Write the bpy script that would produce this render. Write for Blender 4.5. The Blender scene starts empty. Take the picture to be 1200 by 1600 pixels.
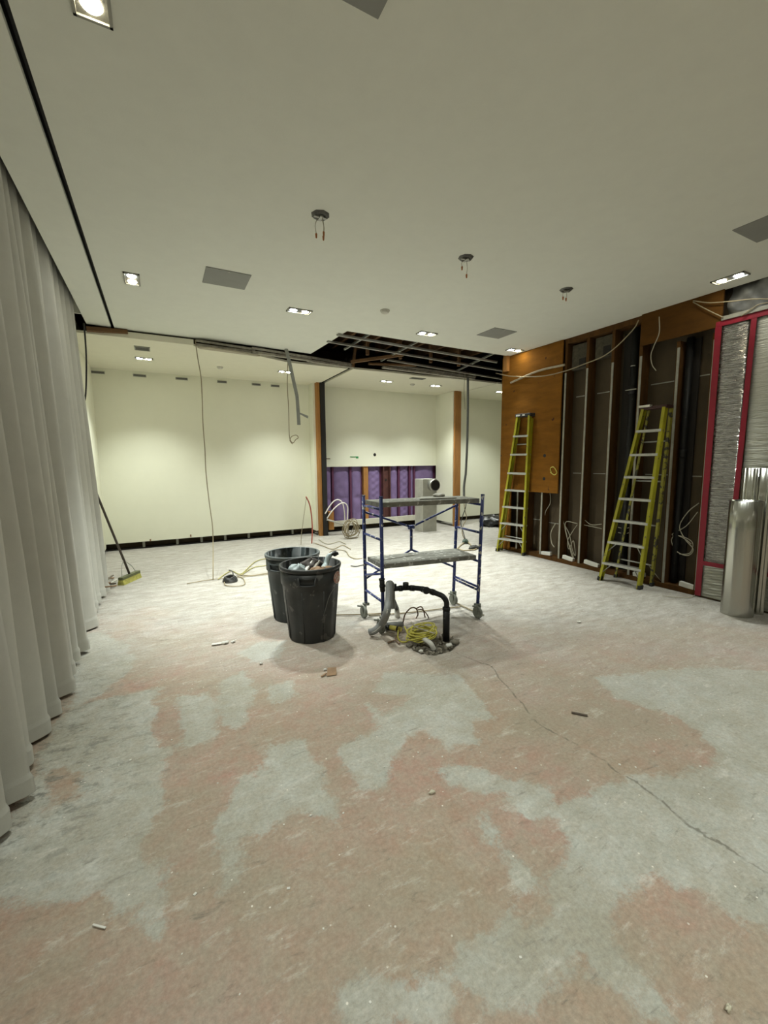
import bpy, math, random
import numpy as np
from mathutils import Vector, Matrix
random.seed(7); rng = np.random.default_rng(5)
S = 1.1                                   # survey units -> metres
EYE = Vector((0, 0, 1.5))
FPX, YAW, PITCH, ROLL = 659.74, math.radians(27.859), math.radians(6.602), math.radians(-.5076)

# ---------------------------------------------------------------- camera
fw = Vector((math.sin(YAW)*math.cos(PITCH), math.cos(YAW)*math.cos(PITCH), -math.sin(PITCH)))
rt = Vector((math.cos(YAW), -math.sin(YAW), 0)); up = rt.cross(fw)
RT = rt*math.cos(ROLL)+up*math.sin(ROLL); UP = -rt*math.sin(ROLL)+up*math.cos(ROLL)
scn = bpy.context.scene; COL = scn.collection
cam_d = bpy.data.cameras.new('camera'); cam = bpy.data.objects.new('camera', cam_d); COL.objects.link(cam)
cam_d.sensor_fit = 'HORIZONTAL'; cam_d.sensor_width = 36; cam_d.lens = 36*FPX/1200; cam_d.clip_start = .02
mw = Matrix((RT, UP, -fw)).transposed().to_4x4(); mw.translation = EYE*S; cam.matrix_world = mw
scn.camera = cam
# ---------------------------------------------------------------- exposure, world
scn.view_settings.view_transform = 'Standard'; scn.view_settings.look = 'None'
scn.view_settings.gamma = 1; scn.view_settings.use_curve_mapping = False
scn.view_settings.exposure = 1.5
w = bpy.data.worlds.new('world'); scn.world = w; w.use_nodes = True
w.node_tree.nodes['Background'].inputs[0].default_value = (.9, .95, 1, 1); w.node_tree.nodes['Background'].inputs[1].default_value = .02
# ---------------------------------------------------------------- light levels (watts) used by the downlight builder
FRONT_W, BACK_W, NEAR_W = 94, 50, 47
WARM, COOL = (.99, 1, .84), (.90, .99, 1)

def px(x, y, a, v):
    """point where the line of sight through a photo pixel meets the plane axis=v (survey units)"""
    d = fw + RT*((x-600)/FPX) - UP*((y-800)/FPX); i = 'XYZ'.index(a)
    return tuple(EYE + d*((v-EYE[i])/d[i]))

# ---------------------------------------------------------------- materials
MATS = {}
def M(name, col, rough=.7, metal=0, var=.12, scale=6, bump=0, bscale=40, stretch=(1,1,1), col2=None, spec=.5, splat=None):
    if name in MATS: return MATS[name]
    m = bpy.data.materials.new(name); m.use_nodes = True; nt = m.node_tree; N = nt.nodes; L = nt.links
    b = N['Principled BSDF']; b.inputs['Roughness'].default_value = rough; b.inputs['Metallic'].default_value = metal
    b.inputs['Specular IOR Level'].default_value = spec
    tc = N.new('ShaderNodeTexCoord'); mp = N.new('ShaderNodeMapping'); mp.inputs['Scale'].default_value = stretch
    L.new(tc.outputs['Object'], mp.inputs[0])
    n = N.new('ShaderNodeTexNoise'); n.inputs['Scale'].default_value = scale; n.inputs['Detail'].default_value = 5; n.inputs['Roughness'].default_value = .65
    L.new(mp.outputs[0], n.inputs['Vector'])
    r = N.new('ShaderNodeValToRGB'); r.color_ramp.elements[0].position = .3; r.color_ramp.elements[1].position = .7
    c2 = col2 or tuple(min(1, c*(1+var)) for c in col)
    c1 = tuple(c*(1-var) for c in col) if not col2 else col
    r.color_ramp.elements[0].color = (*c1, 1); r.color_ramp.elements[1].color = (*c2, 1)
    L.new(n.outputs[0], r.inputs[0]); out = r.outputs[0]
    if splat:
        n3 = N.new('ShaderNodeTexNoise'); n3.inputs['Scale'].default_value = splat[1]; n3.inputs['Detail'].default_value = 3
        L.new(tc.outputs['Object'], n3.inputs['Vector'])
        r3 = N.new('ShaderNodeValToRGB'); r3.color_ramp.elements[0].position = splat[2]; r3.color_ramp.elements[1].position = splat[2]+.03
        L.new(n3.outputs[0], r3.inputs[0])
        mx = N.new('ShaderNodeMixRGB'); L.new(r3.outputs[0], mx.inputs[0]); L.new(out, mx.inputs[1]); mx.inputs[2].default_value = (*splat[0], 1)
        out = mx.outputs[0]
    L.new(out, b.inputs['Base Color'])
    if bump:
        n2 = N.new('ShaderNodeTexNoise'); n2.inputs['Scale'].default_value = bscale; n2.inputs['Detail'].default_value = 4
        L.new(mp.outputs[0], n2.inputs['Vector']); bp = N.new('ShaderNodeBump'); bp.inputs['Strength'].default_value = bump; bp.inputs['Distance'].default_value = .01
        L.new(n2.outputs[0], bp.inputs['Height']); L.new(bp.outputs[0], b.inputs['Normal'])
    MATS[name] = m; return m
def emis(name, col, s):
    m = bpy.data.materials.new(name); m.use_nodes = True; b = m.node_tree.nodes['Principled BSDF']
    b.inputs['Base Color'].default_value = (*col, 1); b.inputs['Emission Color'].default_value = (*col, 1); b.inputs['Emission Strength'].default_value = s
    return m
paint_main = M('ceiling_paint', (.76, .775, .70), .9, var=.02, bump=.06, bscale=120)
paint_cream = M('cream_paint', (.80, .80, .66), .85, var=.025, scale=1.2, bump=.04, bscale=90)
paint_backc = M('back_ceiling_paint', (.78, .76, .62), .9, var=.02)
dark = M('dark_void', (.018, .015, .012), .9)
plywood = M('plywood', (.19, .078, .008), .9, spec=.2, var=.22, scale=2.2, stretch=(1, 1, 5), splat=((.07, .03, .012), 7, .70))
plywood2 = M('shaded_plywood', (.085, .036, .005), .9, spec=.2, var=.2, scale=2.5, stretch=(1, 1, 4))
stud_wood = M('stud_wood', (.085, .039, .010), .9, spec=.2, var=.35, scale=3, stretch=(3, 3, .6))
brown_board = M('brown_board', (.070, .050, .027), .85, var=.15, scale=3)
grey_metal = M('galvanised', (.40, .40, .37), .45, .75, var=.12, scale=9)
pale_edge = M('pale_edge', (.30, .295, .25), .5, .2, var=.2, scale=9)
orange_wood = M('orange_timber', (.36, .165, .04), .75, var=.25, scale=4, stretch=(3, 3, .5))
black_steel = M('black_steel', (.022, .021, .02), .5, .3)
black_abs = M('black_plastic_pipe', (.010, .010, .010), .5, var=.3, splat=((.08, .08, .07), 30, .70), spec=.3)
bin_plastic = M('bin_plastic', (.020, .022, .022), .5, var=.3, scale=5, bump=.1, splat=((.075, .075, .07), 13, .62))
bin_grey = M('bin_grey_plastic', (.035, .045, .047), .5, var=.2, scale=5, splat=((.10, .11, .11), 13, .64))
rim_mat = M('bin_rim_plastic', (.10, .115, .115), .5)
blue_paint = M('blue_scaffold_paint', (.022, .038, .17), .45, var=.2, splat=((.50, .50, .48), 26, .60))
dust_plank = M('dusty_plank', (.20, .20, .175), .8, var=.3, scale=12, splat=((.45, .45, .42), 20, .60))
caster_mat = M('dusty_caster', (.19, .20, .17), .8, var=.3, scale=20)
yellow_rail = M('yellow_fibreglass', (.33, .31, .012), .5, var=.2, scale=5, splat=((.13, .12, .05), 16, .66))
worn_rail = M('worn_fibreglass', (.27, .25, .03), .6, var=.3, scale=10, splat=((.05, .045, .03), 15, .54))
alu = M('aluminium', (.46, .46, .43), .5, .45, var=.15, scale=15)
black_rubber = M('black_rubber', (.02, .02, .02), .7)
red_tape = M('red_tape', (.26, .004, .022), .5, var=.15)
curtain_m = M('curtain_fabric', (.56, .56, .52), .9, var=.04, bump=.1, bscale=300)
cable_white = M('dusty_white_cable', (.40, .37, .28), .6)
cable_tan = M('tan_cable', (.30, .25, .155), .6)
cable_yellow = M('yellow_cable', (.56, .51, .09), .5)
cable_black = M('black_cable', (.03, .03, .028), .5)
cable_brown = M('brown_cable', (.16, .10, .06), .6)
red_pex = M('red_pipe', (.42, .10, .07), .4)
white_pex = M('white_pipe', (.78, .74, .70), .35)
hose_m = M('grey_hose', (.20, .205, .20), .55, var=.15)
white_pvc = M('white_pvc', (.62, .61, .56), .5)
panel_grey = M('grey_panel', (.27, .275, .255), .7, var=.04)
vent_grey = M('grey_vent', (.30, .30, .26), .6)
white_plastic = M('white_plastic', (.60, .59, .52), .5)
junk_metal = M('junction_metal', (.13, .13, .12), .5, .5, var=.3, scale=30)
orange_nut = M('orange_connector', (.42, .16, .06), .5)
purple = M('purple_foam', (.19, .13, .275), .75, var=.15, scale=5, bump=.5, bscale=9)
maroon = M('maroon_edge', (.10, .022, .065), .7)
brown_steel = M('brown_steel', (.085, .03, .025), .6, var=.3, scale=9)
rubble_m = M('rubble', (.20, .18, .14), .95, var=.5, scale=18)
bag_black = M('black_bag', (.012, .012, .012), .35)
plastic_grey = M('grey_plastic_sheet', (.13, .13, .12), .55, .1, var=.5, scale=3, bump=.15, bscale=5)
green_tag = M('green_paint', (.05, .28, .10), .6)
scrap_white = M('white_scrap', (.66, .65, .6), .7)
scrap_brown = M('brown_scrap', (.30, .19, .11), .8, var=.3)
scrap_teal = M('pale_blue_scrap', (.36, .43, .44), .4)
bristle_m = M('bristles', (.42, .40, .10), .8, var=.35, scale=25)
def sheet_metal():
    m = bpy.data.materials.new('sheet_metal'); m.use_nodes = True; nt = m.node_tree; b = nt.nodes['Principled BSDF']
    b.inputs['Base Color'].default_value = (.44, .44, .40, 1); b.inputs['Metallic'].default_value = 1; b.inputs['Roughness'].default_value = .27
    tc = nt.nodes.new('ShaderNodeTexCoord'); mp = nt.nodes.new('ShaderNodeMapping'); mp.inputs['Scale'].default_value = (9, 9, .25)
    n = nt.nodes.new('ShaderNodeTexNoise'); n.inputs['Scale'].default_value = 2; bp = nt.nodes.new('ShaderNodeBump'); bp.inputs['Strength'].default_value = .5; bp.inputs['Distance'].default_value = .02
    nt.links.new(tc.outputs['Object'], mp.inputs[0]); nt.links.new(mp.outputs[0], n.inputs[0]); nt.links.new(n.outputs[0], bp.inputs['Height']); nt.links.new(bp.outputs[0], b.inputs['Normal'])
    return m
sheetm = sheet_metal()
def foil_mat(name, col, rough, metal, strength):
    m = bpy.data.materials.new(name); m.use_nodes = True; nt = m.node_tree; b = nt.nodes['Principled BSDF']
    b.inputs['Base Color'].default_value = (*col, 1); b.inputs['Metallic'].default_value = metal; b.inputs['Roughness'].default_value = rough
    tc = nt.nodes.new('ShaderNodeTexCoord'); mp = nt.nodes.new('ShaderNodeMapping'); mp.inputs['Scale'].default_value = (1, 5, 75)
    n = nt.nodes.new('ShaderNodeTexNoise'); n.inputs['Scale'].default_value = 1; n.inputs['Detail'].default_value = 3; n.inputs['Distortion'].default_value = .6
    bp = nt.nodes.new('ShaderNodeBump'); bp.inputs['Strength'].default_value = strength; bp.inputs['Distance'].default_value = .04
    nt.links.new(tc.outputs['Object'], mp.inputs[0]); nt.links.new(mp.outputs[0], n.inputs[0]); nt.links.new(n.outputs[0], bp.inputs['Height']); nt.links.new(bp.outputs[0], b.inputs['Normal'])
    return m
foil_shiny = foil_mat('shiny_foil', (.42, .41, .39), .16, .9, 1.0)
foil_matte = foil_mat('pale_foil', (.50, .50, .44), .55, .45, .8)

# ---------------------------------------------------------------- mesh builder
class MB:
    def __init__(s): s.v = []; s.f = []; s.smooth = []
    def add(s, vs, fs, sm=False):
        o = len(s.v); s.v += [tuple(p) for p in vs]; s.f += [tuple(i+o for i in f) for f in fs]; s.smooth += [sm]*len(fs); return s
    def box(s, a, b, rot=None, piv=None):
        x0, y0, z0 = a; x1, y1, z1 = b
        P = [Vector(p) for p in ((x0,y0,z0),(x1,y0,z0),(x1,y1,z0),(x0,y1,z0),(x0,y0,z1),(x1,y0,z1),(x1,y1,z1),(x0,y1,z1))]
        if rot is not None:
            c = Vector(piv) if piv else (Vector(a)+Vector(b))/2; P = [rot @ (p-c) + c for p in P]
        return s.add(P, [(0,3,2,1),(4,5,6,7),(0,1,5,4),(1,2,6,5),(2,3,7,6),(3,0,4,7)])
    def bar(s, p, q, w, d, side=(1,0,0)):
        """rectangular bar p->q, width w along 'side', depth d across"""
        p = Vector(p); q = Vector(q); t = (q-p).normalized(); u = Vector(side); u = (u - t*u.dot(t)).normalized(); n = t.cross(u)
        P = []
        for c in (p, q):
            for a, b in ((-1,-1),(1,-1),(1,1),(-1,1)): P.append(c+u*(a*w/2)+n*(b*d/2))
        return s.add(P, [(0,3,2,1),(4,5,6,7),(0,1,5,4),(1,2,6,5),(2,3,7,6),(3,0,4,7)])
    def tube(s, pts, r, n=10, cap=True):
        P = [Vector(p) for p in pts]; R = r if isinstance(r, (list, tuple)) else [r]*len(P)
        vs = []; fs = []; ref = None
        for i, p in enumerate(P):
            t = (P[min(i+1, len(P)-1)]-P[max(i-1, 0)])
            t = t.normalized() if t.length > 1e-9 else Vector((0,0,1))
            if ref is None:
                ref = t.orthogonal().normalized()
            ref = (ref - t*ref.dot(t)); ref = ref.normalized() if ref.length > 1e-6 else t.orthogonal().normalized()
            b = t.cross(ref)
            for k in range(n):
                a = 2*math.pi*k/n; vs.append(p+(ref*math.cos(a)+b*math.sin(a))*R[i])
        for i in range(len(P)-1):
            for k in range(n): fs.append((i*n+k, i*n+(k+1)%n, (i+1)*n+(k+1)%n, (i+1)*n+k))
        s.add(vs, fs, True)
        if cap:
            o = len(s.v)-len(vs); s.f.append(tuple(o+k for k in range(n))[::-1]); s.f.append(tuple(o+(len(P)-1)*n+k for k in range(n))); s.smooth += [False, False]
        return s
    def lathe(s, prof, c=(0,0,0), n=32, fn=None, caps=False):
        vs = []; fs = []
        for r, z in prof:
            for k in range(n):
                a = 2*math.pi*k/n; q = r*(fn(a, z) if fn else 1); vs.append((c[0]+q*math.cos(a), c[1]+q*math.sin(a), c[2]+z))
        m = len(prof)
        for i in range(m-1):
            for k in range(n): fs.append((i*n+k, i*n+(k+1)%n, (i+1)*n+(k+1)%n, (i+1)*n+k))
        s.add(vs, fs, True); o = len(s.v)-len(vs)
        if caps:
            s.f.append(tuple(o+k for k in range(n))[::-1]); s.f.append(tuple(o+(m-1)*n+k for k in range(n))); s.smooth += [False, False]
        return s
    def prism(s, poly, z0, z1):
        n = len(poly); vs = [(x, y, z0) for x, y in poly]+[(x, y, z1) for x, y in poly]
        fs = [tuple(range(n))[::-1], tuple(range(n, 2*n))]+[(i, (i+1)%n, n+(i+1)%n, n+i) for i in range(n)]
        return s.add(vs, fs)
    def blob(s, c, r, seed=0, n=10, amp=.25):
        rg = random.Random(seed); vs = []; fs = []; ph = [rg.uniform(0, 6.3) for _ in range(8)]
        for i in range(n+1):
            th = math.pi*i/n
            for k in range(2*n):
                a = math.pi*k/n; q = 1+amp*(math.sin(3*a+ph[0])*math.sin(2*th+ph[1])+.6*math.sin(5*a+ph[2])*math.sin(4*th+ph[3])+.35*math.sin(9*a+ph[4])*math.sin(7*th+ph[5]))
                vs.append((c[0]+r[0]*q*math.sin(th)*math.cos(a), c[1]+r[1]*q*math.sin(th)*math.sin(a), c[2]+r[2]*q*math.cos(th)))
        for i in range(n):
            for k in range(2*n): fs.append((i*2*n+k, (i+1)*2*n+k, (i+1)*2*n+(k+1)%(2*n), i*2*n+(k+1)%(2*n)))
        return s.add(vs, fs, True)
def curve(pts, n=8):
    """Catmull-Rom through the points"""
    P = [Vector(p) for p in pts]; P = [P[0]*2-P[1]]+P+[P[-1]*2-P[-2]]; out = []
    for i in range(1, len(P)-2):
        for k in range(n):
            t = k/n; a, b, c, d = P[i-1:i+3]
            out.append(.5*((2*b)+(c-a)*t+(2*a-5*b+4*c-d)*t*t+(3*b-a-3*c+d)*t**3))
    out.append(P[-2]); return out
def thing(name, label, cat, loc=(0,0,0), group=None):
    o = bpy.data.objects.new(name, None); COL.objects.link(o); o.location = Vector(loc)*S; o.empty_display_size = .1
    o['label'] = label; o['category'] = cat
    if group: o['group'] = group
    return o
def build(name, mb, mat, parent=None, bevel=0, label=None):
    """links the mesh as ONE object, origin at the base (things) or at the parent's origin"""
    V = [Vector(p)*S for p in mb.v]
    if parent is None:
        lo = [min(p[i] for p in V) for i in range(3)]; hi = [max(p[i] for p in V) for i in range(3)]
        org = Vector(((lo[0]+hi[0])/2, (lo[1]+hi[1])/2, lo[2]))
    else:
        org = Vector((0,0,0)); q = parent
        while q: org += q.location; q = q.parent
    me = bpy.data.meshes.new(name); me.from_pydata([p-org for p in V], [], mb.f); me.update()
    me.polygons.foreach_set('use_smooth', mb.smooth); me.materials.append(mat)
    o = bpy.data.objects.new(name, me); COL.objects.link(o)
    if parent: o.parent = parent
    else: o.location = org
    if bevel:
        b = o.modifiers.new('bevel', 'BEVEL'); b.width = bevel*S; b.segments = 2; b.limit_method = 'ANGLE'
    if label: o['label'] = label
    return o
def struct(name, mb, mat, bevel=0):
    o = build(name, mb, mat, None, bevel); o['kind'] = 'structure'; return o
def single(name, mb, mat, label, cat, group=None, bevel=0):
    o = build(name, mb, mat, None, bevel); o['label'] = label; o['category'] = cat
    if group: o['group'] = group
    return o
def cable(name, pts, r, mat, label, cat='cable', n=8, seg=6, group=None):
    return single(name, MB().tube(curve(pts, seg), r, n), mat, label, cat, group)

# ================================================================ STRUCTURE
H, HB = 3.22, 3.12
# ---- floor: a height field with colour patches traced from the place, thrown onto the ground
gray_px = [
 [(85,1125),(130,1100),(190,1085),(250,1075),(258,1085),(245,1130),(243,1155),(262,1185),(255,1225),(258,1250),(250,1275),(240,1290),(222,1310),(225,1340),(262,1345),(262,1380),(265,1420),(240,1465),(215,1425),(180,1415),(150,1400),(100,1405),(60,1405),(-60,1418),(-60,1320),(0,1310),(35,1240),(60,1190)],
 [(275,1085),(330,1085),(345,1100),(340,1150),(320,1160),(280,1165),(285,1130)],
 [(340,1085),(350,1060),(385,1050),(400,1080),(390,1110),(375,1140),(345,1140)],
 [(415,1070),(455,1065),(465,1085),(430,1100)],
 [(355,1235),(380,1215),(405,1205),(420,1165),(470,1150),(485,1180),(510,1210),(530,1290),(500,1275),(470,1265),(455,1275),(430,1285),(425,1305),(380,1315),(375,1370),(360,1400),(345,1400),(345,1350),(330,1320),(335,1290),(350,1270)],
 [(535,1160),(570,1150),(605,1130),(640,1150),(625,1170),(600,1230),(560,1235),(530,1190)],
 [(600,1050),(720,1055),(740,1090),(760,1100),(770,1120),(740,1130),(745,1160),(700,1170),(660,1140),(625,1150),(600,1150),(570,1100)],
 [(670,1200),(730,1195),(800,1220),(860,1230),(870,1250),(850,1280),(800,1275),(790,1240),(745,1240)],
 [(870,1250),(900,1245),(960,1220),(1000,1210),(1050,1210),(1130,1180),(1400,1100),(1500,1500),(1160,1440),(1090,1400),(1050,1390),(1020,1360),(1000,1370),(985,1400),(960,1415),(955,1450),(990,1500),(1020,1540),(1060,1570),(1080,1620),(1000,1620),(990,1560),(920,1530),(920,1500),(900,1490),(880,1530),(850,1550),(830,1580),(760,1590),(730,1540),(712,1500),(725,1465),(760,1465),(780,1450),(785,1420),(805,1410),(815,1430),(850,1440),(855,1400),(860,1370),(880,1330),(875,1290)],
 [(755,1260),(770,1290),(800,1340),(840,1380),(810,1390),(790,1350),(760,1310),(748,1280)],
 [(640,1530),(690,1520),(705,1545),(700,1580),(695,1620),(530,1620),(530,1530),(580,1520),(600,1545)],
 [(100,1000),(160,985),(200,1010),(215,1040),(150,1090),(110,1110)],
 [(370,1020),(400,1005),(450,1000),(440,1025),(400,1035)],
 [(930,1060),(1100,1040),(1300,1060),(1300,1180),(1130,1180),(1060,1120),(960,1090)],
]
pink_px = [[(100,1200),(125,1215),(120,1240),(75,1265),(80,1210)], [(920,1120),(960,1115),(1000,1140),(1040,1160),(1085,1190),(1060,1205),(1000,1200),(930,1170)],
           [(245,1090),(275,1085),(285,1130),(275,1165),(245,1170)], [(755,1255),(820,1275),(870,1300),(880,1330),(860,1370),(800,1340),(770,1290)],
           [(250,1050),(340,1040),(330,1075),(250,1080)], [(580,1100),(560,1080),(640,1090),(600,1120)]]
def worldpoly(pp): return np.array([px(x, y, 'Z', 0)[:2] for x, y in pp])
def sdf(poly, X, Y):
    """signed distance (negative inside)"""
    d = np.full(X.shape, 1e9); ins = np.zeros(X.shape, bool); n = len(poly)
    for i in range(n):
        ax, ay = poly[i]; bx, by = poly[(i+1) % n]; ex, ey = bx-ax, by-ay
        t = np.clip(((X-ax)*ex+(Y-ay)*ey)/(ex*ex+ey*ey+1e-12), 0, 1)
        d = np.minimum(d, np.hypot(X-ax-t*ex, Y-ay-t*ey))
        c = ((ay > Y) != (by > Y)) & (X < (bx-ax)*(Y-ay)/(by-ay+1e-12)+ax); ins ^= c
    return np.where(ins, -d, d)
xs = np.concatenate([np.arange(-1.0, 3.4, .035), np.arange(3.4, 8.45, .1)]); ys = np.concatenate([np.arange(-3, .4, .2), np.arange(.4, 4.2, .035), np.arange(4.2, 8.95, .1)])
GX, GY = np.meshgrid(xs, ys)
gd = np.full(GX.shape, 1e9)
for p in gray_px: gd = np.minimum(gd, sdf(worldpoly(p), GX, GY))
for p in pink_px: gd = np.maximum(gd, -sdf(worldpoly(p), GX, GY))
gray = np.clip(.5 - gd/.16, 0, 1)
hole_poly = worldpoly([(640,1003),(660,996),(700,994),(716,1002),(704,1016),(676,1022),(652,1018)])
hd = sdf(hole_poly, GX, GY); Z = -.05*np.clip(.3-hd/.06, 0, 1)
fm = bpy.data.meshes.new('floor'); ny, nx = GX.shape
fv = np.stack([GX*S, GY*S, Z*S], -1).reshape(-1, 3)
idx = np.arange(ny*nx).reshape(ny, nx)
ff = np.stack([idx[:-1, :-1], idx[:-1, 1:], idx[1:, 1:], idx[1:, :-1]], -1).reshape(-1, 4)
fm.from_pydata(fv.tolist(), [], ff.tolist()); fm.update()
at = fm.attributes.new('concrete', 'FLOAT', 'POINT'); at.data.foreach_set('value', gray.reshape(-1).astype(np.float32))
fo = bpy.data.objects.new('floor', fm); COL.objects.link(fo); fo['kind'] = 'structure'
def floor_mat():
    m = bpy.data.materials.new('scraped_floor'); m.use_nodes = True; nt = m.node_tree; N = nt.nodes; L = nt.links; b = N['Principled BSDF']; b.inputs['Roughness'].default_value = .75
    tc = N.new('ShaderNodeTexCoord'); A = N.new('ShaderNodeAttribute'); A.attribute_name = 'concrete'
    def noise(sc, det=6, ro=.65, mp=None, dist=0):
        n = N.new('ShaderNodeTexNoise'); n.inputs['Scale'].default_value = sc; n.inputs['Detail'].default_value = det; n.inputs['Roughness'].default_value = ro; n.inputs['Distortion'].default_value = dist
        if mp:
            q = N.new('ShaderNodeMapping'); q.inputs['Scale'].default_value = mp[0]; q.inputs['Rotation'].default_value = (0, 0, mp[1]); L.new(tc.outputs['Object'], q.inputs[0]); L.new(q.outputs[0], n.inputs[0])
        else: L.new(tc.outputs['Object'], n.inputs[0])
        return n.outputs[0]
    def math_(op, a, c, cl=False):
        n = N.new('ShaderNodeMath'); n.operation = op; n.use_clamp = cl
        for i, v in enumerate((a, c)):
            if isinstance(v, (int, float)): n.inputs[i].default_value = v
            else: L.new(v, n.inputs[i])
        return n.outputs[0]
    def ramp(f, *st):
        r = N.new('ShaderNodeValToRGB'); e = r.color_ramp.elements
        while len(e) < len(st): e.new(.5)
        for i, (p, c) in enumerate(st): e[i].position = p; e[i].color = (*c, 1) if len(c) == 3 else c
        L.new(f, r.inputs[0]); return r.outputs[0]
    def mix(f, a, c):
        n = N.new('ShaderNodeMixRGB')
        if isinstance(f, float): n.inputs[0].default_value = f
        else: L.new(f, n.inputs[0])
        for i, v in ((1, a), (2, c)):
            if isinstance(v, tuple): n.inputs[i].default_value = (*v, 1)
            else: L.new(v, n.inputs[i])
        return n.outputs[0]
    g = (lambda v: (v, v, v))
    edge = math_('MULTIPLY', math_('SUBTRACT', noise(6, 12, .78), .5), 2.0)
    mask = math_('ADD', A.outputs['Fac'], edge)
    mask = ramp(mask, (.40, g(0)), (.62, g(1)))
    # base layer: red-brown adhesive, tan in places
    pinkc = ramp(noise(1.3, 3), (.35, (.37, .265, .185)), (.62, (.43, .25, .20)))
    pinkc = mix(ramp(noise(9, 6, .75), (.35, g(0)), (.75, g(.45))), pinkc, (.50, .41, .32))
    grayc = ramp(noise(5, 7, .7), (.3, (.40, .41, .365)), (.7, (.57, .58, .54)))
    grayc = mix(ramp(noise(2.2, 5), (.52, g(0)), (.62, g(.5))), grayc, (.56, .57, .54))
    c = mix(mask, pinkc, grayc)
    wear = ramp(noise(11, 12, .8), (.42, g(0)), (.60, g(.6))); c = mix(wear, c, (.42, .37, .295))
    wear2 = ramp(noise(2.8, 10, .75, ((1, 1.6, 1), .9)), (.46, g(0)), (.66, g(.35))); c = mix(wear2, c, (.43, .42, .355))
    # far region mostly grey dust
    sep = N.new('ShaderNodeSeparateXYZ'); L.new(tc.outputs['Object'], sep.inputs[0])
    far = math_('ADD', math_('MULTIPLY', sep.outputs[1], .30), math_('MULTIPLY', sep.outputs[0], .17))
    far = math_('ADD', far, math_('MULTIPLY', math_('SUBTRACT', noise(1.6, 6, .6), .5), .9))
    far = ramp(math_('MULTIPLY', far, .5), (.46, g(0)), (.78, g(.86)))
    dustc = ramp(noise(4, 10, .78, ((1, 2.6, 1), .4)), (.32, (.27, .255, .225)), (.5, (.40, .39, .36)), (.66, (.54, .54, .52)))
    c = mix(far, c, dustc)
    # olive tone of the middle ground
    ol = math_('SUBTRACT', 1.0, far)
    mid = ramp(noise(.9, 6, .7), (.42, g(0)), (.6, g(.6)))
    c = mix(math_('MULTIPLY', mid, ol), c, (.33, .30, .225))
    # white scuffs and scratches
    sc = ramp(noise(4.5, 8, .75, ((1, 3, 1), -.5), .15), (.56, g(0)), (.70, g(.6))); c = mix(sc, c, (.66, .64, .58))
    dk = ramp(noise(5, 8, .75, ((1, 4, 1), .35), .5), (.58, g(0)), (.70, g(.6))); c = mix(dk, c, (.14, .13, .105))
    dn = ramp(noise(9, 6, .7, ((1, 1.7, 1), .2)), (.52, g(0)), (.60, g(.75)))
    nearc = math_('MULTIPLY', ramp(math_('ADD', math_('MULTIPLY', sep.outputs[0], .5), .5), (.22, g(1)), (.55, g(0))), ramp(math_('MULTIPLY', sep.outputs[1], .2), (.36, g(0)), (.5, g(1)), (.95, g(0))))
    c = mix(math_('MULTIPLY', dn, nearc), c, (.15, .155, .13))
    v = N.new('ShaderNodeTexVoronoi'); v.inputs['Scale'].default_value = 16; v.inputs['Randomness'].default_value = 1; L.new(tc.outputs['Object'], v.inputs[0])
    spk = ramp(v.outputs['Distance'], (.0, g(1)), (.055, g(1)), (.075, g(0)))
    spk = math_('MULTIPLY', spk, ramp(noise(6, 2), (.5, g(0)), (.55, g(1)))); c = mix(spk, c, (.78, .74, .66))
    fine = ramp(noise(55, 6, .8), (.30, (.74, .74, .74)), (.68, (1.16, 1.16, 1.16)))
    fm_ = N.new('ShaderNodeMixRGB'); fm_.blend_type = 'MULTIPLY'; fm_.inputs[0].default_value = 1; L.new(c, fm_.inputs[1]); L.new(fine, fm_.inputs[2]); c = fm_.outputs[0]
    # long crack: distance to a few ground segments
    pts = [px(x, y, 'Z', 0) for x, y in ((712,1020),(765,1040),(840,1130),(920,1175),(1010,1232),(1080,1295),(1215,1370))]
    wob = math_('MULTIPLY', math_('SUBTRACT', noise(5, 5), .5), .12)
    comb = N.new('ShaderNodeVectorMath'); comb.operation = 'ADD'; L.new(tc.outputs['Object'], comb.inputs[0])
    cx = N.new('ShaderNodeCombineXYZ'); L.new(wob, cx.inputs[0]); L.new(wob, cx.inputs[1]); L.new(cx.outputs[0], comb.inputs[1])
    dmin = None
    def vm(op, a, c2):
        n = N.new('ShaderNodeVectorMath'); n.operation = op
        for i, q in enumerate((a, c2)):
            if q is None: continue
            if isinstance(q, Vector): n.inputs[i].default_value = q
            else: L.new(q, n.inputs[i])
        return n
    for a, e in zip(pts[:-1], pts[1:]):
        a = Vector(a)*S; e = Vector(e)*S; ab = e-a
        pa = vm('SUBTRACT', comb.outputs[0], a).outputs[0]
        t = math_('MULTIPLY', vm('DOT_PRODUCT', pa, ab).outputs['Value'], 1/ab.length_squared, True)
        s = N.new('ShaderNodeVectorMath'); s.operation = 'SCALE'; s.inputs[0].default_value = ab; L.new(t, s.inputs['Scale'])
        d = vm('LENGTH', vm('SUBTRACT', pa, s.outputs[0]).outputs[0], None).outputs['Value']
        dmin = d if dmin is None else math_('MINIMUM', dmin, d)
    ck = ramp(dmin, (.0, g(1)), (.003, g(1)), (.008, g(0))); ck = math_('MULTIPLY', ck, ramp(noise(8, 3), (.38, g(0)), (.5, g(.7)))); c = mix(ck, c, (.12, .11, .08))
    # dark earth in the hole
    hz = ramp(math_('MULTIPLY', sep.outputs[2], -18), (.1, g(0)), (.35, g(1))); c = mix(hz, c, (.12, .105, .075))
    L.new(c, b.inputs['Base Color'])
    bp = N.new('ShaderNodeBump'); bp.inputs['Strength'].default_value = .7; bp.inputs['Distance'].default_value = .014
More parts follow.
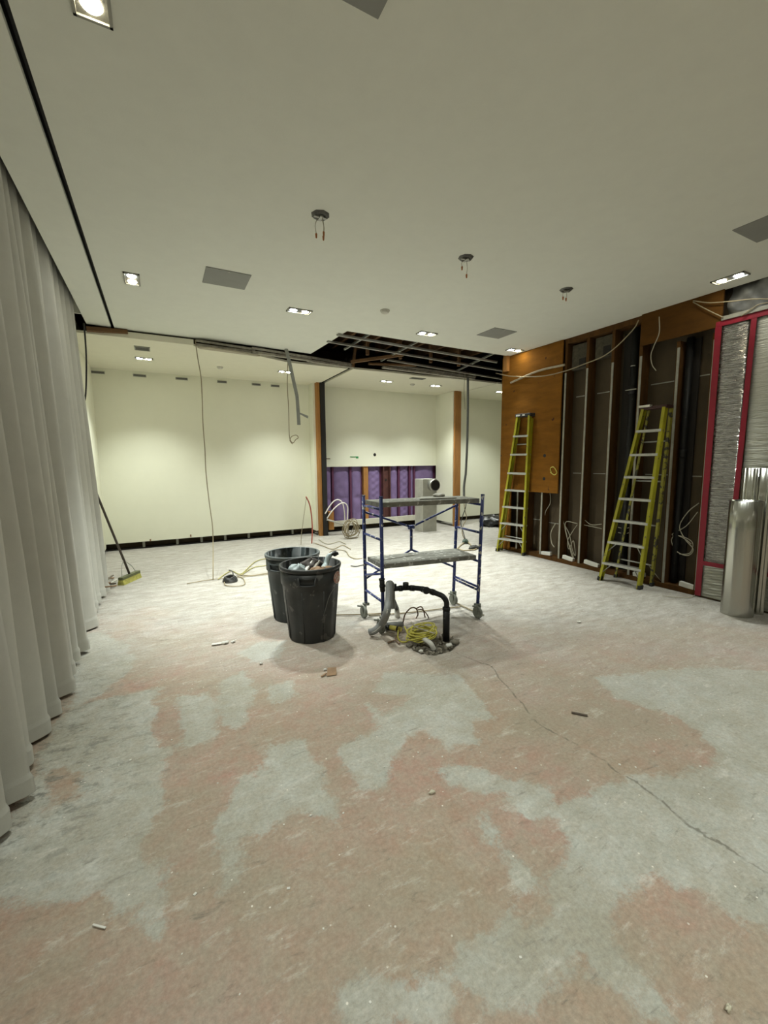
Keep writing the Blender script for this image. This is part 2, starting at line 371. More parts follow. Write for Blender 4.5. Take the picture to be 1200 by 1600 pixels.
    hgt = math_('ADD', noise(14, 8, .7), math_('MULTIPLY', mask, .06)); L.new(hgt, bp.inputs['Height']); L.new(bp.outputs[0], b.inputs['Normal'])
    return m
fm.materials.append(floor_mat())
# ---- ceilings
struct('ceiling', MB().prism([(-.39,-3),(5.2,-3),(5.2,5.36),(3.8,5.345),(2.28,5.31),(2.26,5.9),(2.22,6.62),(1.2,6.55),(-.39,6.53)], H, H+.035), paint_main)
struct('ceiling', MB().prism([(-.675,-3),(-.425,-3),(-.425,6.5),(-.675,6.45)], H, H+.035), paint_main)
struct('ceiling', MB().prism([(-.9,6.50),(-.55,6.50),(-.17,6.50),(.5,6.54),(1.3,6.64),(1.9,6.9),(2.3,6.92),(2.98,6.92),(2.98,8.9),(-.9,8.9)], HB, HB+.03), paint_backc)
struct('ceiling', MB().prism([(3.07,6.9),(3.9,6.86),(4.4,6.90),(5.3,6.83),(6.28,6.86),(6.28,8.9),(3.07,8.9)], HB, HB+.03), paint_backc)
struct('ceiling', MB().prism([(6.32,6.86),(8.4,6.86),(8.4,8.9),(6.32,8.9)], HB, HB+.03), paint_backc)
struct('trim_1', MB().box((-.44,-3,H+.03),(-.425,6.5,H+.09)).box((-.39,-3,H+.03),(-.375,6.5,H+.09)).box((-.44,-3,H+.09),(-.375,6.5,H+.1)), black_steel)
struct('trim_8', MB().box((-.5,6.49,HB-.001),(.52,6.58,HB+.075)), paint_backc)
struct('trim_9', MB().box((-.9,6.05,H),(-.66,6.07,3.5)), paint_main)
struct('trim_2', MB().box((-.675,-3,H+.035),(-.66,6.45,3.5)), paint_main)       # fascia of the curtain pocket
# ---- walls
struct('wall_back', MB().box((-.9,8.68,.13),(2.9,8.70,HB)), paint_cream)
struct('wall_back', MB().box((3.1,8.68,1.43),(6.1,8.70,HB)), paint_cream)
struct('wall_back', MB().box((6.1,8.68,.1),(8.4,8.70,HB)), paint_cream)
struct('wall_back', MB().box((-1,8.86,0),(8.5,8.9,4)), brown_board)
struct('wall_left', MB().box((-.92,-3,.06),(-.9,8.68,3.5)), paint_cream)
struct('wall_left', MB().box((-1.0,-3,0),(-.95,8.9,4)), brown_board)
struct('wall_right', MB().box((5.37,-3,0),(5.42,5.5,3.9)), brown_board)
struct('wall_far', MB().box((8.3,5.4,0),(8.34,8.9,3.9)), paint_cream)
struct('wall_front', MB().box((-1,-3.05,0),(5.45,-3,3.9)), paint_main)
struct('wall_partition', MB().box((6.05,8.0,.08),(6.07,8.68,HB)).box((6.24,8.0,.08),(6.26,8.68,HB)), paint_cream)
struct('roof_deck', MB().box((-1,-3,3.9),(8.5,8.9,3.95)), M('deck_board', (.05,.04,.03), .9))
struct('trim_3', MB().box((5.42,5.46,0),(8.3,5.5,3.9)), brown_board)
# drywall offcuts along the stripped base; near-black strips paint in the gap's shade
struct('trim_4', MB().box((-.9,8.72,0),(2.9,8.86,.02)), dark)
struct('trim_5', MB().box((3.1,8.66,.115),(5.75,8.72,.235)), M('pale_dusty_board', (.62,.60,.50), .8))
struct('trim_6', MB().box((3.1,8.72,0),(6.1,8.86,.02)), dark)

# ================================================================ DOWNLIGHTS AND CEILING FITTINGS
glow_w = emis('lamp_warm', (1, .90, .62), 30); glow_c = emis('lamp_cool', (.88, .95, 1), 30)
def downlight(x, y, z, along, watts, label, group, size=(.27, .13)):
    t = thing('recessed_downlight', label, 'ceiling light', (x, y, z-.012), group)
    def R(a, b, c, d):      # rectangle in the fitting's own axes
        return ((x+a, y+b), (x+c, y+d)) if along == 'X' else ((x+b, y+a), (x+d, y+c))
    f = MB(); l, w2 = size[0]/2, size[1]/2
    for a, b, c, d in ((-l,-w2,l,-w2+.012),(-l,w2-.012,l,w2),(-l,-w2,-l+.012,w2),(l-.012,-w2,l,w2)):
        p, q = R(a, b, c, d); f.box((*p, z-.012), (*q, z))
    build('frame', f, vent_grey, t)
    p, q = R(-l+.012, -w2+.012, l-.012, w2-.012); build('housing', MB().box((*p, z-.004), (*q, z-.001)), junk_metal, t)
    for i, sgn in enumerate((-1, 1)):
        cx, cy = R(sgn*l*.5, 0, sgn*l*.5, 0)[0]
        lp = build('lamp', MB().lathe([(.001,-.016),(.02,-.015),(.034,-.010),(.038,-.004)], (cx, cy, z), 16), glow_w if i else glow_c, t)
        ld = bpy.data.lights.new('downlight_beam', 'SPOT'); ld.energy = watts; ld.color = WARM if i else COOL
        ld.spot_size = math.radians(76 if z == H and (x > 4.8 or x < 0) and y > 1 else 104); ld.spot_blend = 1; ld.shadow_soft_size = .03
        lo = bpy.data.objects.new('downlight_beam', ld); COL.objects.link(lo); lo.parent = t; lo.location = (Vector((cx, cy, z-.03))-Vector((x, y, z-.012)))*S
        if z == H and y > 1: lo.rotation_euler.y = math.radians(22 if x > 4.8 else (-16 if x < 0 else 0))     # lamps by the walls are aimed inwards
g1 = 'twin downlights in the main ceiling'; g2 = 'twin downlights in the back ceiling'
downlight(-.115, 4.74, H, 'Y', FRONT_W, 'twin square ceiling downlight nearest the curtain, left of the grey square panel', g1)
downlight(1.51, 4.86, H, 'X', FRONT_W, 'twin ceiling downlight right of the left grey square panel, above the two bins', g1)
downlight(3.28, 4.93, H, 'X', FRONT_W, 'twin ceiling downlight beside the opened ceiling, right of the smoke detector', g1)
downlight(4.97, 5.03, H, 'X', FRONT_W, 'twin ceiling downlight near the plywood corner of the stud wall', g1)
downlight(4.90, 2.20, H, 'Y', FRONT_W*.6, 'twin ceiling downlight at the right edge of the ceiling above the red-taped foil', g1)
downlight(-.118, 2.02, H, 'Y', NEAR_W, 'large downlight cut by the top edge of the picture, upper left', g1)
for x, q in ((2.4, 'middle'), (4.6, 'right-hand'), (.2, 'left-hand')): downlight(x, -.9, H, 'X', NEAR_W, q+' one of three unseen twin downlights added behind the viewer for brightness', g1)  # unseen fixtures, added to brighten the near floor and ceiling
for x, lb in ((-.1, 'twin downlight in the back ceiling just in front of the square grille on the left'), (2.07, 'twin downlight in the back ceiling behind the hanging metal strap'),
              (4.1, 'left of the two lit downlights in the back ceiling over the purple alcove'), (5.28, 'right of the two lit downlights in the back ceiling over the purple alcove'), (7.1, 'downlight at far right of the back ceiling beside the plywood corner')):
    downlight(x, 7.6, HB, 'X', BACK_W, lb, g2, (.24, .12))
for (x0, y0, x1, y1), lb in (((.47,4.17,.855,4.53), 'grey square ceiling panel on the left, between two downlights'), ((3.92,4.33,4.31,4.68), 'grey square ceiling panel in the middle right, beside a lit downlight'),
        ((3.92,1.39,4.31,1.77), 'grey square ceiling panel cut by the right edge of the picture'), ((.47,1.27,.86,1.64), 'grey square ceiling panel cut by the top edge of the picture')):
    t = thing('ceiling_panel', lb, 'ceiling panel', ((x0+x1)/2, (y0+y1)/2, H-.008), 'grey square ceiling panels')
    build('panel_face', MB().box((x0,y0,H-.006),(x1,y1,H)), panel_grey, t)
    build('screw', MB().box(((x0+x1)/2-.004,y0+.015,H-.008),((x0+x1)/2+.004,y0+.023,H-.006)), white_plastic, t)
for (x, y), nw, lb in (((1.10,2.99), 3, 'open octagonal junction box with three capped wires, largest and leftmost of three'), ((2.40,3.02), 2, 'open octagonal junction box with hanging capped wires, middle of three'), ((3.73,3.09), 2, 'open octagonal junction box with two short wires, rightmost of three')):
    t = thing('junction_box', lb, 'junction box', (x, y, H-.05), 'open junction boxes in the ceiling')
    build('box_body', MB().lathe([(.001,-.004),(.035,-.004),(.037,-.012),(.055,-.012),(.058,-.002),(.066,-.002),(.066,0)], (x, y, H), 8), junk_metal, t)
    build('bracket', MB().box((x-.045,y-.01,H-.02),(x+.045,y+.01,H-.012)).box((x-.01,y-.03,H-.025),(x+.012,y+.03,H-.017)), grey_metal, t)
    for k in range(nw):
        a = k*2.2+.6; dx, dy = .035*math.cos(a), .035*math.sin(a); ln = .10 if nw == 3 else (.10 if k == 0 and x < 3 else .05)
        wi = build('wire', MB().tube(curve([(x+dx*.5,y+dy*.5,H-.015),(x+dx*1.1,y+dy*.9,H-.03-ln*.4),(x+dx*.9,y+dy,H-.02-ln)], 5), .0022, 6), cable_white, t)
        build('wire_cap', MB().lathe([(.003,0),(.008,-.005),(.006,-.03),(.002,-.034)], (x+dx*.9,y+dy,H-.02-ln), 8), orange_nut, wi)
for (x, y, z, r), lb in (((2.37,4.42,H,.055), 'round white smoke detector on the main ceiling'), ((1.0,7.70,HB,.05), 'round white detector on the back ceiling left of the hanging strap'), ((4.74,7.66,HB,.05), 'round white detector on the back ceiling between two downlights')):
    t = thing('smoke_detector', lb, 'smoke detector', (x, y, z-.04)); build('base', MB().lathe([(r,0),(r,-.012),(r*.9,-.016)], (x,y,z), 24), white_plastic, t)
    build('cover', MB().lathe([(r*.82,-.014),(r*.78,-.028),(r*.5,-.036),(.001,-.038)], (x,y,z), 24), white_plastic, t)
def grille(x0, y0, x1, y1, z, lb):
    t = thing('ceiling_grille', lb, 'vent grille', ((x0+x1)/2,(y0+y1)/2,z-.01))
    f = MB(); 
    for a in ((x0,y0,x1,y0+.015),(x0,y1-.015,x1,y1),(x0,y0,x0+.015,y1),(x1-.015,y0,x1,y1)): f.box((a[0],a[1],z-.01),(a[2],a[3],z))
    build('frame', f, vent_grey, t); s_ = MB()
    k = y0+.025
    while k < y1-.02: s_.box((x0+.015,k,z-.007),(x1-.015,k+.009,z-.002)); k += .02
    build('slats', s_, junk_metal, t)
grille(-.2, 6.86, -.01, 7.08, HB, 'small square grille in the back ceiling at left, in front of a downlight')
grille(4.36, 7.04, 4.66, 7.16, HB, 'narrow rectangular grille in the back ceiling between two downlights')
for x, lb in ((-.81,'leftmost, in the corner'),(-.2,'second from the left corner'),(.46,'third from the left corner'),(1.15,'fourth from the left corner'),(1.78,'fifth from the left corner'),(2.15,'sixth and rightmost')):
    t = thing('wall_slot', 'small grey slot high on the cream wall, '+lb, 'wall slot', (x, 8.67, 3.03), 'grey slots along the top of the cream wall')
    wd = .1 if x in (-.2, .46, -.81) else .085
    build('plate', MB().box((x-wd,8.668,3.03),(x+wd,8.68,3.072)), vent_grey, t)
    build('opening', MB().box((x-wd+.012,8.666,3.038),(x+wd-.012,8.6685,3.064)), junk_metal, t)

# ================================================================ CURTAIN
folds = [-1.5,-1.2,-.9,-.55,-.25,.1,.4,.72,1.0,1.28,1.55,1.83,2.09,2.30,2.58,2.84,3.02,3.32,3.58,3.78,4.0,4.3,4.62,4.85,5.1,5.4,5.66,5.86]
amps = [.055+.035*random.random() for _ in folds]
cv = []; cf = []; cols = []
for i in range(len(folds)-1):
    for k in range(12):
        t = k/12; y = folds[i]+(folds[i+1]-folds[i])*t; a = amps[i]*(1-t)+amps[i+1]*t
        u = .5+.5*math.cos(2*math.pi*t); cols.append((y, -.765+(a*2)*(u**.7), i+t))
zs = [.028, .03, .10, .101, .125, .126, .4, 1, 1.7, 2.4, 3.0, 3.3, 3.45]
for z in zs:
    for y, x, ph in cols:
        q = 1-.5*(z/3.4); th = .009 if z < .125 else 0
        cv.append((-.755-.035*(z/3.4)+(x+.755)*q+th+.006*math.sin(ph*3+z*2), y+.02*math.sin(z*1.3+ph*1.7), z+.012*math.sin(ph*1.1) if z < .2 else z))
nc = len(cols)
for j in range(len(zs)-1):
    for i in range(nc-1): cf.append((j*nc+i, j*nc+i+1, (j+1)*nc+i+1, (j+1)*nc+i))
cm = MB(); cm.add(cv, cf, True)
curt = single('curtain', cm, curtain_m, 'long grey-beige floor-length pleated curtain along the left wall', 'curtain')
sm = curt.modifiers.new('thickness', 'SOLIDIFY'); sm.thickness = .004
single('curtain_track', MB().box((-.78,-1.5,3.45),(-.72,5.9,3.47)), grey_metal, 'slim metal curtain track above the grey-beige curtain in its ceiling pocket', 'curtain track')

# ================================================================ RIGHT STUD WALL
studY = [4.27, 3.925, 3.56, 3.20, 2.78, 2.43]
names = ['against the right edge of the plywood sheet', 'second from the plywood sheet', 'third from the plywood sheet, left of the black vent pipe', 'behind the right stepladder, left edge of the plywood header', 'just right of the right stepladder', 'beside the red tape of the foil']
def wall_stud(y, z1, lb, x=5.2, dep=.16, w_=.038, z0=.06):
    t = thing('wall_stud', 'brown stud, pale edge, '+lb, 'wall stud', (x+.02, y, z0), 'studs of the stripped right wall')
    build('timber', MB().box((x+.006,y-w_/2,z0),(x+dep,y+w_/2,z1)), stud_wood, t)
    build('front_edge', MB().box((x-.004,y-w_/2-.002,z0),(x+.006,y+w_/2-.014,min(z1,2.75))), pale_edge, t, label='pale grey front edge')
for y, lb in zip(studY, names): wall_stud(y, 2.82 if 2.3 < y < 3.1 else 3.2, lb)
for y, lb in ((5.12, 'below the plywood sheet, seen through the left stepladder'), (4.93, 'below the plywood sheet behind the right rail of the left stepladder'), (4.62, 'below the plywood sheet, right of the left stepladder')): wall_stud(y, 1.04, lb)
for y, lb in ((2.05,'behind the foil'),(1.7,'behind the foil')): pass
single('plywood_sheet', MB().box((5.17,4.30,1.03),(5.19,5.5,3.215)), plywood, 'large orange plywood sheet on the stud wall behind the left stepladder', 'plywood sheet')
single('plywood_strip', MB().box((5.17,5.24,.02),(5.19,5.5,1.03)).box((5.19,5.46,.0),(5.37,5.5,3.9)), plywood, 'narrow orange plywood strip reaching the floor at the far corner of the stud wall', 'plywood strip')
single('timber_post', MB().box((5.11,5.34,2.98),(5.17,5.42,3.9)), orange_wood, 'short rough timber post at the corner of the ceiling opening, above the plywood', 'timber post')
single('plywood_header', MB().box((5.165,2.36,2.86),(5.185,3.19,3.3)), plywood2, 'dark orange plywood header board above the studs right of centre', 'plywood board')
single('bottom_plate', MB().box((5.2,2.4,0),(5.37,5.46,.06)), stud_wood, 'dirty timber bottom plate along the foot of the stud wall', 'timber plate')
single('top_plate', MB().box((5.2,3.2,3.15),(5.37,4.29,3.22)), stud_wood, 'timber top plate under the ceiling edge above the open studs', 'timber plate')
for (y0, y1, z), lb in zip(((4.0,4.2,2.42),(3.64,3.87,2.42),(4.0,4.2,1.33),(3.64,3.87,1.33),(2.85,3.15,2.42),(2.47,2.66,2.43),(2.47,2.66,1.32),(4.70,5.05,.57),(4.32,4.6,.55),(2.85,3.15,1.33)),
      ('high in the first open bay','high in the second open bay','at mid height in the first open bay','at mid height in the second open bay','high above the right stepladder','high in the bay beside the red tape','mid height beside the red tape','low, behind the left stepladder','low, right of the left stepladder','mid height behind the right stepladder')):
    single('board_joint', MB().box((5.362,y0,z-.006),(5.37,y1,z+.006)), pale_edge, 'pale joint strip on brown backing board, '+lb, 'joint strip', 'pale joints on the backing board')
for y, r, za, zb, lb in ((3.32,.045,.1,3.12,'thick black vent pipe standing in the bay left of the plywood header'), (2.70,.036,.08,2.85,'thick black drain pipe standing in the bay beside the red tape')):
    t = thing('vent_pipe', lb, 'pipe', (5.29,y,za)); build('pipe', MB().tube([(5.29,y,za),(5.29,y,zb)], r, 16), black_abs, t)
    for zc in ((2.38,1.0) if y > 3 else (1.58,)): build('coupling', MB().tube([(5.29,y,zc-.05),(5.29,y,zc+.05)], r*1.18, 16), black_abs, t)
    if y > 3:
        build('label_cap', MB().lathe([(.03,0),(.03,.012),(.001,.014)], (5.262,y,2.66), 12), white_pvc, t, label='pale cap on the pipe')
        build('strap', MB().box((5.235,y-.07,2.375),(5.25,y+.07,2.385)), pale_edge, t)
        build('side_pipe', MB().tube([(5.31,y-.085,.3),(5.31,y-.085,3.0)], .022, 10), black_abs, t)
        build('dark_backing', MB().box((5.345,y-.1,.1),(5.36,y+.18,3.1)), dark, t)  # near-black sheet filling the bay behind the pipe
single('dark_strip', MB().box((5.34,2.62,.1),(5.362,2.77,2.84)), dark, 'narrow near-black strip behind the drain pipe beside the red tape', 'membrane')  # plain near-black strip at the back of the bay
# duct boots / blocks high in two bays
for y0, y1, z0, z1, lb in ((3.98,4.22,2.78,3.12,'dusty metal box high in the first open bay with a dark opening'), (3.62,3.86,2.86,3.13,'dusty metal box high in the second open bay')):
    t = thing('metal_box', lb, 'metal box', (5.3,(y0+y1)/2,z0)); build('box_body', MB().box((5.27,y0,z0),(5.36,y1,z1)), M('dirty_metal', (.07,.06,.04), .7, .2, var=.5, scale=14), t)
    build('opening', MB().box((5.262,y0+.02,z0+.02),(5.27,y0+.12,z0+.14)), dark, t)
# white blocks at the base of bays
for i, (y0, y1, lb) in enumerate(((3.62,3.84,'in the second open bay'),(3.0,3.14,'behind the right stepladder'),(2.45,2.6,'beside the red tape'),(4.42,4.6,'under the plywood near the left stepladder'),(4.02,4.2,'in the first open bay'))):
    single('plaster_offcut', MB().box((5.205,y0,.061),(5.25,y1,.115), Matrix.Rotation(.12*(-1)**i, 3, 'X')), scrap_white, 'white plaster offcut '+lb, 'offcut', 'white offcuts at the foot of the stud wall', bevel=.004)
# loops of wiring in the bays
def bay_loop(pts, lb, r=.0055, mat=None, X=5.27): cable('cable_loop', [px(x, y, 'X', X) for x, y in pts], r, mat or cable_white, lb)
bay_loop([(1092,786),(1075,800),(1062,822),(1070,842),(1083,858),(1075,868),(1058,862),(1049,845),(1056,836),(1070,842),(1080,850)], 'looped white cable hanging in the bay beside the red tape, larger loop')
bay_loop([(1090,800),(1072,822),(1050,835),(1066,838),(1082,848),(1078,864),(1062,866)], 'second thinner white cable loop in the bay beside the red tape', .0045)
bay_loop([(880,812),(886,840),(896,870),(893,866),(886,838),(884,816),(902,818)], 'pale cable loop hanging low in the first open bay', .005)
bay_loop([(880,816),(890,836),(894,858),(899,868),(896,845),(889,858),(887,845),(895,830),(902,820)], 'crossing pale cable hanging low in the first open bay', .005)
bay_loop([(914,813),(924,820),(940,819)], 'upper pale cable crossing the second open bay', .005)
bay_loop([(912,820),(926,823),(940,826)], 'lower pale cable crossing the second open bay', .005)
bay_loop([(966,824),(976,826),(984,824)], 'upper cable seen through the right stepladder', .004)
bay_loop([(966,832),(976,834),(984,832)], 'lower cable seen through the right stepladder', .004)
bay_loop([(859,768),(860,785),(853,798),(850,808),(843,812)], 'white cable dangling from under the plywood sheet, right of the left stepladder', .005)
bay_loop([(868,818),(861,832),(862,848),(866,855)], 'thick curved white cable low beside the first stud', .008)
bay_loop([(1030,495),(1030,520),(1022,540),(1017,555),(1019,570),(1025,579)], 'short white cable end hanging in front of the plywood header', .005, None, 5.13)
cable('slack_cable', [px(775,583,'X',5.12), px(800,588,'X',5.12), px(845,588,'X',5.12), px(882,580,'X',5.12), px(915,568,'X',5.12), px(942,557,'X',5.12), px(965,540,'X',5.12), px(990,514,'X',5.12), px(998,500,'X',5.12)], .007, cable_tan, 'long slack tan cable swagged across the plywood sheet to the ceiling edge')
cable('loose_cable', [px(1012,880,'X',5.2), px(1020,892,'X',5.16), px(1040,914,'Z',.012), px(1062,920,'Z',.012), px(1085,925,'Z',.012), px(1080,933,'Z',.012), px(1055,933,'Z',.012), px(1035,931,'Z',.012)], .004, cable_white, 'thin white cable trailing on the floor right of the right stepladder')
cable('flush_conduit', [px(798,598,'X',5.15), px(840,580,'X',5.15), px(882,570,'X',5.15)], .016, M('dusty_conduit', (.40,.34,.24), .7, var=.3), 'dusty conduit stub sloping across the top of the plywood sheet')
cable('looped_cord', [px(x, y, 'X', 5.155) for x, y in ((862,740),(860,732),(865,730),(870,738),(866,742),(860,738))], .006, cable_yellow, 'small yellow cord loop hooked on the plywood sheet')
for x_, y_, lb in ((851,712,'upper'),(850,748,'lower')):
    c = px(x_, y_, 'X', 5.17); single('bored_hole', MB().tube([(5.168,c[1],c[2]),(5.1715,c[1],c[2])], .026, 16), dark, lb+' of two round holes bored in the plywood sheet', 'hole', 'round holes in the plywood')
# foil panels with red tape
def foil_panel(y0, y1, z0, z1, mat, lb):
    m = MB(); ny_, nz_ = 14, 160; vs = []; fs = []
    for j in range(nz_+1):
        for i in range(ny_+1):
            y = y0+(y1-y0)*i/ny_; z = z0+(z1-z0)*j/nz_
            e = math.sin(math.pi*i/ny_)**.5 * min(1, j/4, (nz_-j)/4)
            x = 5.185 - e*(.006+.006*math.sin(z*95+2.2*math.sin(y*9+z*3))*math.sin(y*17+z*5)+.004*math.sin(z*210+y*23))
            vs.append((x, y, z))
    for j in range(nz_):
        for i in range(ny_): fs.append((j*(ny_+1)+i, (j+1)*(ny_+1)+i, (j+1)*(ny_+1)+i+1, j*(ny_+1)+i+1))
    m.add(vs, fs, True); o = single('foil_insulation', m, mat, lb, 'foil insulation')
    s_ = o.modifiers.new('thickness', 'SOLIDIFY'); s_.thickness = .006; s_.offset = -1 ; return o
foil_panel(2.13, 2.36, .40, 2.86, foil_shiny, 'shiny crinkled foil insulation strip between two red tapes')
foil_panel(1.1, 2.08, .40, 2.86, foil_matte, 'wide pale crinkled foil insulation sheet at the right edge')
foil_panel(2.13, 2.36, .02, .38, foil_matte, 'low foil insulation piece under the horizontal red tape')
foil_panel(1.1, 2.08, .02, .38, foil_matte, 'low foil insulation piece behind the sheet metal duct')
def tape(p, q, w_, lb):
    single('red_tape', MB().bar(p, q, w_, .004, (0,1,0) if abs(p[2]-q[2]) > .5 else (0,0,1)), red_tape, lb, 'tape')
tape((5.168,2.385,.02),(5.168,2.385,2.90), .058, 'left vertical strip of red tape edging the foil from floor to top')
tape((5.168,2.12,.40),(5.168,2.09,2.87), .045, 'second vertical strip of red tape between the shiny and the pale foil')
tape((5.166,2.41,2.885),(5.166,1.1,2.885), .05, 'horizontal red tape along the top of the foil')
tape((5.166,2.36,.39),(5.166,2.02,.39), .045, 'short low horizontal red tape left of the sheet metal duct')
tape((5.166,1.98,.39),(5.166,1.1,.39), .045, 'low horizontal red tape right of the sheet metal duct')
single('foil_backer', MB().box((5.19,1.1,.0),(5.2,2.4,2.9)), brown_board, 'brown backing board carrying the foil insulation', 'board')
single('ledger', MB().box((5.15,1.1,2.912),(5.30,2.36,2.95)), pale_edge, 'grey ledge along the top of the taped foil', 'ledge')
pm = MB(); vs = []; fs = []; NP = 26
for j in range(NP+1):
    for i in range(NP+1):
        y = 1.1+1.24*i/NP; z = 2.955+.30*j/NP
        vs.append((5.25+.035*math.sin(y*13+z*9)*math.sin(z*17+y*4)+.02*math.sin(y*31-z*22)+.05*(z-2.95), y, z))
for j in range(NP):
    for i in range(NP): fs.append((j*(NP+1)+i, (j+1)*(NP+1)+i, (j+1)*(NP+1)+i+1, j*(NP+1)+i+1))
pm.add(vs, fs, True); o = single('plastic_sheet', pm, plastic_grey, 'crumpled grey plastic sheet stuffed above the taped foil', 'plastic sheet'); o.modifiers.new('thickness','SOLIDIFY').thickness = .002
cable('overhead_cable', [px(1083,470,'X',5.13), px(1110,473,'X',5.13), px(1150,470,'X',5.13), px(1180,467,'X',5.13), px(1230,468,'X',5.13)], .005, cable_tan, 'thin tan cable running level above the foil to the right edge')
cable('overhead_cable', [px(1083,472,'X',5.14), px(1105,484,'X',5.14), px(1130,496,'X',5.14)], .005, cable_tan, 'thin tan cable sloping down over the plywood header')
cable('overhead_cable', [px(1158,494,'X',5.14), px(1175,482,'X',5.14), px(1192,474,'X',5.14), px(1225,472,'X',5.14)], .005, cable_tan, 'thin cable rising from the foil ledge at the right edge')

# ================================================================ CEILING OPENING
wood_dk = M('joist_wood', (.16,.085,.035), .85, var=.3, scale=4)
for i, x in enumerate((2.5,2.95,3.4,3.85,4.3,4.75,5.2,5.65)):
    single('ceiling_joist', MB().box((x,5.0,3.62),(x+.05,7.6,3.88)), wood_dk, 'brown timber joist above the ceiling opening, '+['first','second','third','fourth','fifth','sixth','seventh','eighth'][i]+' from the left', 'joist', 'joists above the ceiling opening')
def channel(p, q, lb, w_=.035): 
    t = thing('ceiling_channel', lb, 'ceiling channel', p); d = Vector(q)-Vector(p); side = Vector((-d.y, d.x, 0)).normalized()
    build('web', MB().bar(p, q, w_, .004, side), grey_metal, t)
    for s_ in (-1, 1): build('flange', MB().bar(Vector(p)+side*s_*w_/2+Vector((0,0,.012)), Vector(q)+side*s_*w_/2+Vector((0,0,.012)), .003, .024, side), grey_metal, t)
channel((2.20,5.45,3.19),(5.16,5.63,3.17), 'long grey furring channel nearest the viewer across the ceiling opening')
channel((2.20,5.83,3.20),(5.75,6.02,3.15), 'second long grey furring channel across the ceiling opening')
channel((3.45,6.36,3.19),(6.2,6.5,3.12), 'rear grey furring channel sagging at the back of the ceiling opening')
channel((2.65,5.2,3.24),(2.62,6.2,3.225), 'left short cross channel in the ceiling opening', .025)
channel((3.42,5.2,3.24),(3.46,6.6,3.225), 'middle short cross channel in the ceiling opening', .025)
channel((4.88,5.3,3.24),(5.03,6.6,3.19), 'right short cross channel in the ceiling opening', .025)
channel((2.285,5.28,3.235),(2.21,6.6,3.235), 'grey edge channel along the left side of the ceiling opening', .05)
for (x0, y0, x1, y1), lb in (((.55,6.52,1.35,6.6),'left piece of torn metal track under the ceiling break, above the thin hanging wire'), ((1.3,6.57,2.25,6.7),'middle piece of torn metal track under the ceiling break'), ((2.2,6.72,3.05,6.86),'right piece of torn metal track leading to the diagonal slot'), ((3.5,6.62,5.6,6.74),'long torn metal track along the rear edge of the ceiling opening')):
    single('metal_track', MB().bar((x0,y0,HB+.015),(x1,y1,HB+.02), .07, .03, (0,1,0)).bar((x0,y0-.05,HB+.06),(x1,y1-.05,HB+.05), .02, .03, (0,1,0)), M('dirty_track',(.33,.31,.26),.6,.3,var=.4,scale=12), lb, 'metal track')
single('torn_drywall', MB().prism([(.56,6.46),(.7,6.40),(1.1,6.47),(1.42,6.56),(1.4,6.60),(.6,6.52)], HB-.035, HB-.02), M('drywall_core',(.42,.38,.29),.9), 'torn strip of plasterboard drooping under the ceiling break at left', 'plasterboard strip')
for (x, y, z, x2, y2, z2, s_), lb in (((2.9,6.6,3.16,3.6,6.1,3.24,.06),'splintered timber batten poking diagonally into the ceiling opening'), ((3.0,6.75,3.12,3.05,6.7,3.6,.05),'short upright timber at the corner where the diagonal slot meets the opening'), ((3.2,6.55,3.15,4.1,6.5,3.2,.04),'loose timber lying along the rear edge of the ceiling opening'), ((-.68,6.45,3.16,-.25,6.5,3.19,.07),'broken dark timber showing in the ceiling gap beside the curtain')):
    single('timber_batten', MB().bar((x,y,z),(x2,y2,z2), s_, s_*.7, (0,1,0)), wood_dk, lb, 'timber')
for i, (x, lb) in enumerate(((3.0,'left'),(3.6,'middle left'),(4.2,'middle right'),(4.8,'right'))):
    single('hanger_block', MB().box((x,6.2,3.2),(x+.04,6.25,3.9)), wood_dk, 'short brown hanger block inside the ceiling opening, '+lb+' of four', 'timber block', 'hanger blocks in the ceiling opening')
struct('trim_7', MB().box((-.9,6.56,HB+.03),(8.4,6.6,3.2)) if False else MB().box((2.975,6.93,HB+.03),(2.985,8.9,HB+.2)).box((3.065,6.93,HB+.03),(3.075,8.9,HB+.2)), dark)

# ================================================================ BACK ALCOVE
t = thing('partition_stub', 'stub of removed partition with orange timber and black steel post, left of the purple foam', 'wall stub', (2.94,8.3,0))
build('timber_post', MB().box((2.885,8.3,0),(2.945,8.42,HB)), orange_wood, t, label='orange timber post')
build('steel_post', MB().box((2.95,8.28,0),(3.05,8.66,HB)), black_steel, t, label='black steel post')
build('end_board', MB().box((2.84,8.42,.1),(2.93,8.68,HB)), paint_cream, t)
t = thing('partition_end', 'orange timber post ending the short partition right of the purple alcove', 'timber post', (6.15,7.97,0))
build('timber', MB().box((6.07,7.95,0),(6.24,8.0,HB)), orange_wood, t)
def bx_(x): # photo column on the foam wall -> X
    return px(x, 775, 'Y', 8.72)[0]
edges = [503, 521, 549, 568]; ed2 = [575, 597]; ed3 = [610, 624, 641, 648, 680]
t = thing('spray_foam', 'purple spray foam insulation filling the cut-out low wall of the alcove', 'spray foam', (4.5, 8.75, .2))
k = 0
